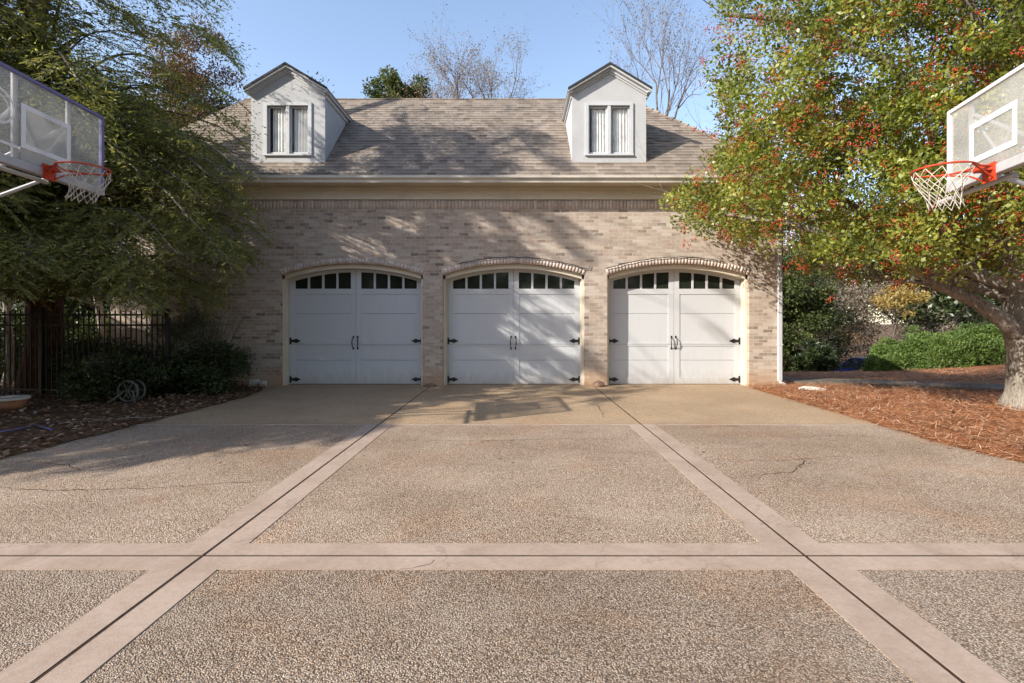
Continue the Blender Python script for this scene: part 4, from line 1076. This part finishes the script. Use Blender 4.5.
# undergrowth shrubs low in the woods
for (x, y, r, m_, lb) in [(12.4, 21.2, .75, 'dark_leaf', 'dark low shrub left of the blue car'), (20, 24, 1.9, 'grey_leaf', 'grey twiggy shrub directly behind the clipped hedge'), (24.5, 24, 2.1, 'dark_leaf', 'dark shrub behind the right end of the hedge'), (16.8, 32, 1.7, 'brown_leaf', 'brown shrub beyond the blue car')]:
    leafy('shrub', (x, y, float(zt(np.array(x), np.array(y)))), 2.2*r*.8, r, r*.7, m_, lb, 50, 130, .14, .06, .05, cat='shrub')
# hedge: long mound of soft foliage on the bank
def hedge():
    t = thing('juniper_hedge', (17, 19.6, -.6), 'long mounded bright green hedge behind the straw bed', 'hedge')
    N = 900; u = rng.random(N); a = rng.uniform(0, math.pi, N); r = .75+.25*rng.random(N)
    x = 13.9+6.2*u; env = np.interp(u, [0, .12, .5, .85, 1], [.42, .82, 1, .95, .55])
    env = env*(.86+.5*np.array([mnoise.noise(Vector((q*1.4, w*1.5, 2))) for q, w in zip(x, a)])+.25*(rng.random(N) < .04))
    gz_ = -.62+.075*np.clip(x-13.2, 0, 7); y = 19.6+np.cos(a)*1.4*env*r; z = gz_+np.sin(a)*(1.35+.22*u)*env*r
    C = np.stack([x, y, z], -1); P_, D, Ls, Ws, c_ = clump_leaves(C, .27, 150, .09, .042, .5)
    P_[:, 2] = np.maximum(P_[:, 2], -.62+.075*np.clip(P_[:, 0]-13.2, 0, 7))
    leaves('foliage', P_, D, Ls, Ws, M['juniper'], t, np.clip(.55*c_+.45*rng.random(len(P_)), 0, .999))
    b = MB()
    for k in range(26):
        x = 14.2+.22*k; b.tube([(x, 19.6, -.7), (x+.05, 19.5, -.1), (x+random.uniform(-.2, .2), 19.4+random.uniform(-.3, .6), .35)], [.03, .02, .01], 5)
    obj('stems', b, M['bark_dark'], t, recalc=False)
hedge()

# ---------------- left side plants
def shrub(loc, r, h, mat, label, n=70, per=130, L=.06, W=.03):
    t = thing('shrub', loc, label, 'shrub'); x, y, z = loc; b = MB(); tips = []
    for k in range(9):
        a = random.uniform(0, 6.28); grow(b, (x+.1*math.cos(a), y+.1*math.sin(a), z), (math.cos(a)*.5, math.sin(a)*.5, 1), h*.5, .02, 2, tips, .5, .2, 4)
    obj('stems', b, M['bark_dark'], t, recalc=False)
    X = rng.normal(size=(n, 3)); X /= np.linalg.norm(X, axis=1)[:, None]
    C = np.array([x, y, z+h*.45])+X*np.array([r, r*.8, h*.5])*(rng.random((n, 1))**.4)*(.75+.4*rng.random((n, 1))); C[:, 2] = np.maximum(C[:, 2], z+.08)
    P_, D, Ls, Ws, c_ = clump_leaves(C, r*.27, per, L, W); leaves('foliage', P_, D, Ls, Ws, M[mat], t, np.clip(.5*c_+.5*rng.random(len(P_)), 0, .999))
shrub((-6.1, 10.0, .02), .85, 1.0, 'dark_leaf', 'dark shrub against the brick just left of the left garage door', 90)
shrub((-7.0, 9.0, .02), .75, .85, 'dark_leaf', 'low dark shrub before the right end of the picket fence', 80)
shrub((-6.55, 10.4, .02), .7, 1.95, 'pale_leaf', 'taller shrub with pale grey leaves against the shaded brick', 60, 110)
shrub((-8.3, 10.3, .02), .95, 1.1, 'dark_leaf', 'dark rounded shrub behind the picket fence', 90)
shrub((-12.3, 12.5, 0), 1.6, 1.9, 'dark_leaf', 'big dark shrub at the far left behind the fence', 90, 120, .09, .05)
shrub((-10.9, 14.3, 0), 1.2, 1.7, 'mid_leaf', 'green shrub left of the building corner', 70, 120, .09, .05)
for x, y, h, lb in ((-10.1, 12.4, 7, 'pale slim trunk beside the left corner of the brick wall'), (-10.75, 13.2, 8, 'slim pale trunk left of the corner, between two others'), (-11.3, 11.3, 6, 'leaning pale trunk behind the fence at the far left')):
    leafy('slim_tree', (x, y, 0), h, 1.1, h*.75, 'mid_leaf', lb, 16, 80, .09, .05, .085, bark='bark_pale', group='slim pale trees behind the fence')
leafy('autumn_tree', (-11.9, 18.6, 0), 12.6, 1.6, 10.0, 'russet_leaf', 'russet leaved tree top showing between the left evergreen and the left dormer', 90, 170, .11, .05, .14)
for x, y, h, r, m_, lb in ((-16, 17, 10, 3.4, 'dark_leaf', 'dark tree beyond the fence at the left edge'), (-14.2, 16.2, 6.5, 2.5, 'dark_leaf', 'low dark tree just left of the brick corner beyond the fence'), (-12.4, 18.5, 7, 2.3, 'dark_leaf', 'dark tree close behind the brick corner'), (-21, 22, 13, 4.5, 'mid_leaf', 'green tree farther left beyond the fence'), (-13.5, 20, 12, 3.0, 'brown_leaf', 'brown leaved tree behind the left evergreen'), (-19, 14, 11, 3.5, 'mid_leaf', 'green tree at the outer left behind the backboard'), (-12, 27, 14, 4.0, 'dark_leaf', 'dark tree behind the left end of the roof')):
    leafy('woodland_tree', (x, y, 0), h, r, h*.45, m_, lb, 130, 160, .14, .07, .18, group='trees behind the left fence')

# unseen woods added behind the camera to hold back skylight; the panes mirror them
def far_woods():
    C = []
    for k in range(34):
        a = math.pi*(1.04+.92*k/33); rr = 27+5*rng.random(); h = 9+3*rng.random()+14*min(1, max(0, (a-4.3)/.5))
        c = np.array([rr*math.cos(a)*1.25, rr*math.sin(a), 0]); n = 60
        X = rng.normal(size=(n, 3)); X /= np.linalg.norm(X, axis=1)[:, None]
        C.append(c+np.array([0, 0, h*.52])+X*(rng.random((n, 1))**.4)*np.array([3.6, 3.2, h*.48]))
    C = np.concatenate(C); P_, D, Ls, Ws, c_ = clump_leaves(C, 1.1, 55, .42, .26)
    tag(leaves('sky_screen_woods', P_, D, Ls, Ws, M['mid_leaf'], None, c_), 'unseen mass of woodland behind the viewer, added to cut skylight', 'woods', kind='stuff')
far_woods()

# ================================================================== SMALL THINGS
M['stone'] = paint('fieldstone', (.20, .13, .095), .9, .25, 6, .2, .5)
M['pale_stone'] = paint('pale_stone', (.55, .50, .44), .9, .2, 6, .2, .5)
M['clay'] = paint('terracotta', (.34, .15, .08), .85, .2, 8)
M['plastic'] = paint('dull_plastic', (.12, .115, .10), .7, .2, 5)
def rock(name, loc, s, mat, label, cat, seed=0, group=None):
    import bmesh
    bm = bmesh.new(); bmesh.ops.create_icosphere(bm, subdivisions=3, radius=1)
    for v in bm.verts:
        n_ = 1+.28*mnoise.noise(v.co*1.1+Vector((seed, 0, 0)))+.10*mnoise.noise(v.co*3+Vector((seed, 5, 0)))
        v.co = Vector((v.co.x*s[0], v.co.y*s[1], max(v.co.z, -.45)*s[2]))*n_
    m = bpy.data.meshes.new(name); bm.to_mesh(m); bm.free(); m.materials.append(mat)
    o = bpy.data.objects.new(name, m); COL.objects.link(o); o.location = (loc[0], loc[1], loc[2]+s[2]*.4)
    return tag(o, label, cat, group)
rock('stone', (1.82, 11.12, .0), (.13, .09, .10), M['stone'], 'brown rounded stone at the foot of the pier left of the right door', 'stone', 1)
rock('stone', (-1.83, 11.14, .0), (.10, .06, .05), M['stone'], 'small dark stone at the foot of the pier between left and middle doors', 'stone', 4)
rock('stone', (-1.95, 11.15, .0), (.05, .05, .035), M['stone'], 'tiny stone left of the small dark one by the pier', 'stone', 8)
o = rock('stone', (5.95, 10.2, .05), (.24, .09, .05), M['pale_stone'], 'long flat pale stone lying on the straw near the downspout', 'stone', 6); o.rotation_euler = (0, 0, -.3)
rock('stone', (5.35, 5.2, .03), (.13, .13, .10), M['seal'], 'black lump at the driveway edge by the lower right of the straw bed', 'stone', 2)
def block(x, w, lb, h=.17):
    o = obj('stone_block', MB().box(x, x+w, 10.95, 11.12, .001, h), M['pale_stone'], bevel=.012); tag(o, lb, 'block', 'stone blocks beside the left garage door')
block(-5.72, .17, 'pale stone block, left one of two beside the left garage door'); block(-5.52, .12, 'pale stone block, right one of two beside the left garage door', .14)
# bowl-like pot lying at left edge
def lathe(name, prof, loc, mat, parent=None, tilt=None, n=28):
    mb = MB(); k = len(prof)
    for i in range(n):
        a = 2*math.pi*i/n
        for (r, z) in prof: mb.v.append((r*math.cos(a), r*math.sin(a), z))
    for i in range(n):
        for j in range(k-1): a = i*k+j; b = ((i+1) % n)*k+j; mb.f.append((a, b, b+1, a+1))
    return obj(name, mb, mat, parent, local=True, smooth=True, recalc=True)
pt = thing('plant_pot', px2w(8, 405, 7.85)[:2]+(.05,), 'wide shallow planter with pale rim sunk in the left bed', 'planter')
lathe('bowl', [(.0, .0), (.16, .0), (.24, .16), (.21, .16), (.18, .13), (0, .11)], None, M['clay'], pt); lathe('pot_rim', [(.205, .161), (.26, .161), (.265, .19), (.25, .20), (.205, .195), (.205, .161)], None, M['pale_stone'], pt)
t = thing('hose_reel', px2w(128, 398, 8.6)[:2]+(.04,), 'pale round reel shape half hidden under the dark shrub by the fence', 'garden reel')
mb = MB(); n = 28
for s_ in (0, .16):
    pts = [(.17*math.cos(2*math.pi*i/n), s_, .20+.17*math.sin(2*math.pi*i/n)) for i in range(n+1)]; mb.tube(pts, .018, 6)
    for k in range(3): a = math.pi*k/3; mb.tube([(.17*math.cos(a), s_, .20+.17*math.sin(a)), (-.17*math.cos(a), s_, .20-.17*math.sin(a))], .010, 5)
obj('drum', mb, M['plastic'], t, local=True)
mb = MB(); mb.tube([(-.05, -.02, .2), (-.2, -.08, .06), (-.27, -.1, .02)], .016, 6); mb.tube([(.1, -.02, .2), (.16, -.06, .02)], .014, 6); obj('stand', mb, M['plastic'], t, local=True)
def stick(p, q, r, lb, m='bark_pale', sag=.02):
    p, q = Vector(p), Vector(q); pts = [p.lerp(q, i/6)+Vector((random.gauss(0, .015), random.gauss(0, .015), random.gauss(0, .006))) for i in range(7)]
    tag(obj('fallen_branch', MB().tube(pts, [r*(1-.1*i) for i in range(7)], 6), M[m]), lb, 'branch', 'fallen sticks in the left bed')
def gp(px_, py_, z=.07): Y = (CAM_H-z)*510/(py_-323); return ((px_-515)/510*Y, Y, z)
stick(gp(95, 420), gp(162, 417), .012, 'long thin pale stick lying across the left bed near the driveway')
stick(gp(58, 424), gp(95, 419), .010, 'short pale stick in the middle of the left bed')
stick(gp(94, 392, .2), gp(101, 400), .014, 'short pale stick leaning before the dark fence foot')
stick(gp(30, 412), gp(52, 409), .010, 'small stick beside the planter', 'twig')
mb = MB(); pts = [gp(0, 432), gp(14, 430), gp(26, 427), gp(34, 424), gp(52, 430)]
tag(obj('garden_hose', MB().tube(pts, .012, 8), M['frame_blue'], smooth=True), 'short run of bluish hose lying in the left bed', 'hose')

# ---------------- blue car parked beyond the bank
M['car'] = Mat('blue_car_paint', .25, .6).color((.012, .03, .20)).m
M['carglass'] = Mat('car_glass', .06, .6).color((.02, .025, .03)).m
M['tyre'] = Mat('tyre_rubber', .85, .2).color((.02, .02, .02)).m
M['chrome'] = Mat('wheel_metal', .3, .6).color((.5, .5, .52)).m
M['lamp'] = Mat('lamp_glass', .15, .6).color((.5, .5, .5)).m
def car(loc, rz):
    t = thing('parked_car', loc, 'bright blue car parked low beyond the hedge, only its top showing', 'car', rz=rz)
    # side profile (x along car, z up), width varies per section
    xs_ = [-2.15, -2.05, -1.7, -1.2, -.5, .4, 1.0, 1.7, 2.05, 2.2]
    belt = [.70, .88, .92, .93, .93, .92, .90, .84, .76, .60]; wd = [.70, .80, .86, .88, .89, .89, .88, .86, .80, .68]
    mb = MB(); K = 8
    for x, b, w in zip(xs_, belt, wd):
        for (u, v) in [(-w*.92, .24), (-w, .45), (-w, b-.12), (-w*.9, b), (w*.9, b), (w, b-.12), (w, .45), (w*.92, .24)]: mb.v.append((x, u, v))
    for i in range(len(xs_)-1):
        for k in range(K): a = i*K+k; b = i*K+(k+1) % K; mb.f.append((a, b, b+K, a+K))
    mb.f += [tuple(range(K)), tuple(range((len(xs_)-1)*K, len(xs_)*K))]
    body = obj('body', mb, M['car'], t, local=True, smooth=False, bevel=.03)
    c = MB(); bot = [(-1.85, .915), (1.05, .895)]; top_ = [(-1.15, 1.40), (.25, 1.42)]
    def ring(x, z, w): return [(x, -w, z), (x, w, z)]
    c.add([(-1.85, -.78, .91), (1.1, -.78, .90), (.3, -.60, 1.40), (-1.15, -.60, 1.38), (-1.85, .78, .91), (1.1, .78, .90), (.3, .60, 1.40), (-1.15, .60, 1.38)], [(0,1,2,3),(7,6,5,4),(1,5,6,2),(0,3,7,4)])
    obj('side_glass', c, M['carglass'], t, local=True)
    r = MB(); r.add([(-1.2, -.62, 1.385), (.33, -.62, 1.405), (.33, .62, 1.405), (-1.2, .62, 1.385), (-1.0, -.5, 1.45), (.1, -.5, 1.46), (.1, .5, 1.46), (-1.0, .5, 1.45)], [(3,2,1,0),(4,5,6,7),(0,1,5,4),(1,2,6,5),(2,3,7,6),(3,0,4,7)])
    for s in (-1, 1): r.tube([(1.1, s*.78, .90), (.3, s*.61, 1.40)], .03, 6); r.tube([(-1.85, s*.78, .91), (-1.15, s*.61, 1.38)], .04, 6); r.tube([(-.35, s*.785, .91), (-.35, s*.61, 1.40)], .03, 6)
    obj('roof', r, M['car'], t, local=True)
    for x in (-1.35, 1.38):
        for s in (-1, 1):
            w = MB(); w.ring((0, 0, 0), .25, .09, 28, 10); w.v = [(a+x, b_*0+s*.80+c_*1.0, b_+.33) for a, b_, c_ in w.v]
            wh = obj('wheel', w, M['tyre'], t, local=True, smooth=True)
            h = MB().tube([(x, s*.80-.05, .33), (x, s*.80+.05, .33)], .19, 20); obj('rim', h, M['chrome'], wh, local=True)
    for s in (-1, 1):
        obj('headlight', MB().box(2.02, 2.16, s*.62-.12, s*.62+.12, .60, .70), M['lamp'], t, local=True, bevel=.02)
        obj('side_mirror', MB().box(.72, .86, s*.97-.09, s*.97+.09, .93, 1.05), M['car'], t, local=True, bevel=.02)
car((18.9, 27.5, -1.95), R(200))
print('total polys', sum(len(o.data.polygons) for o in scene.objects if o.type == 'MESH'))
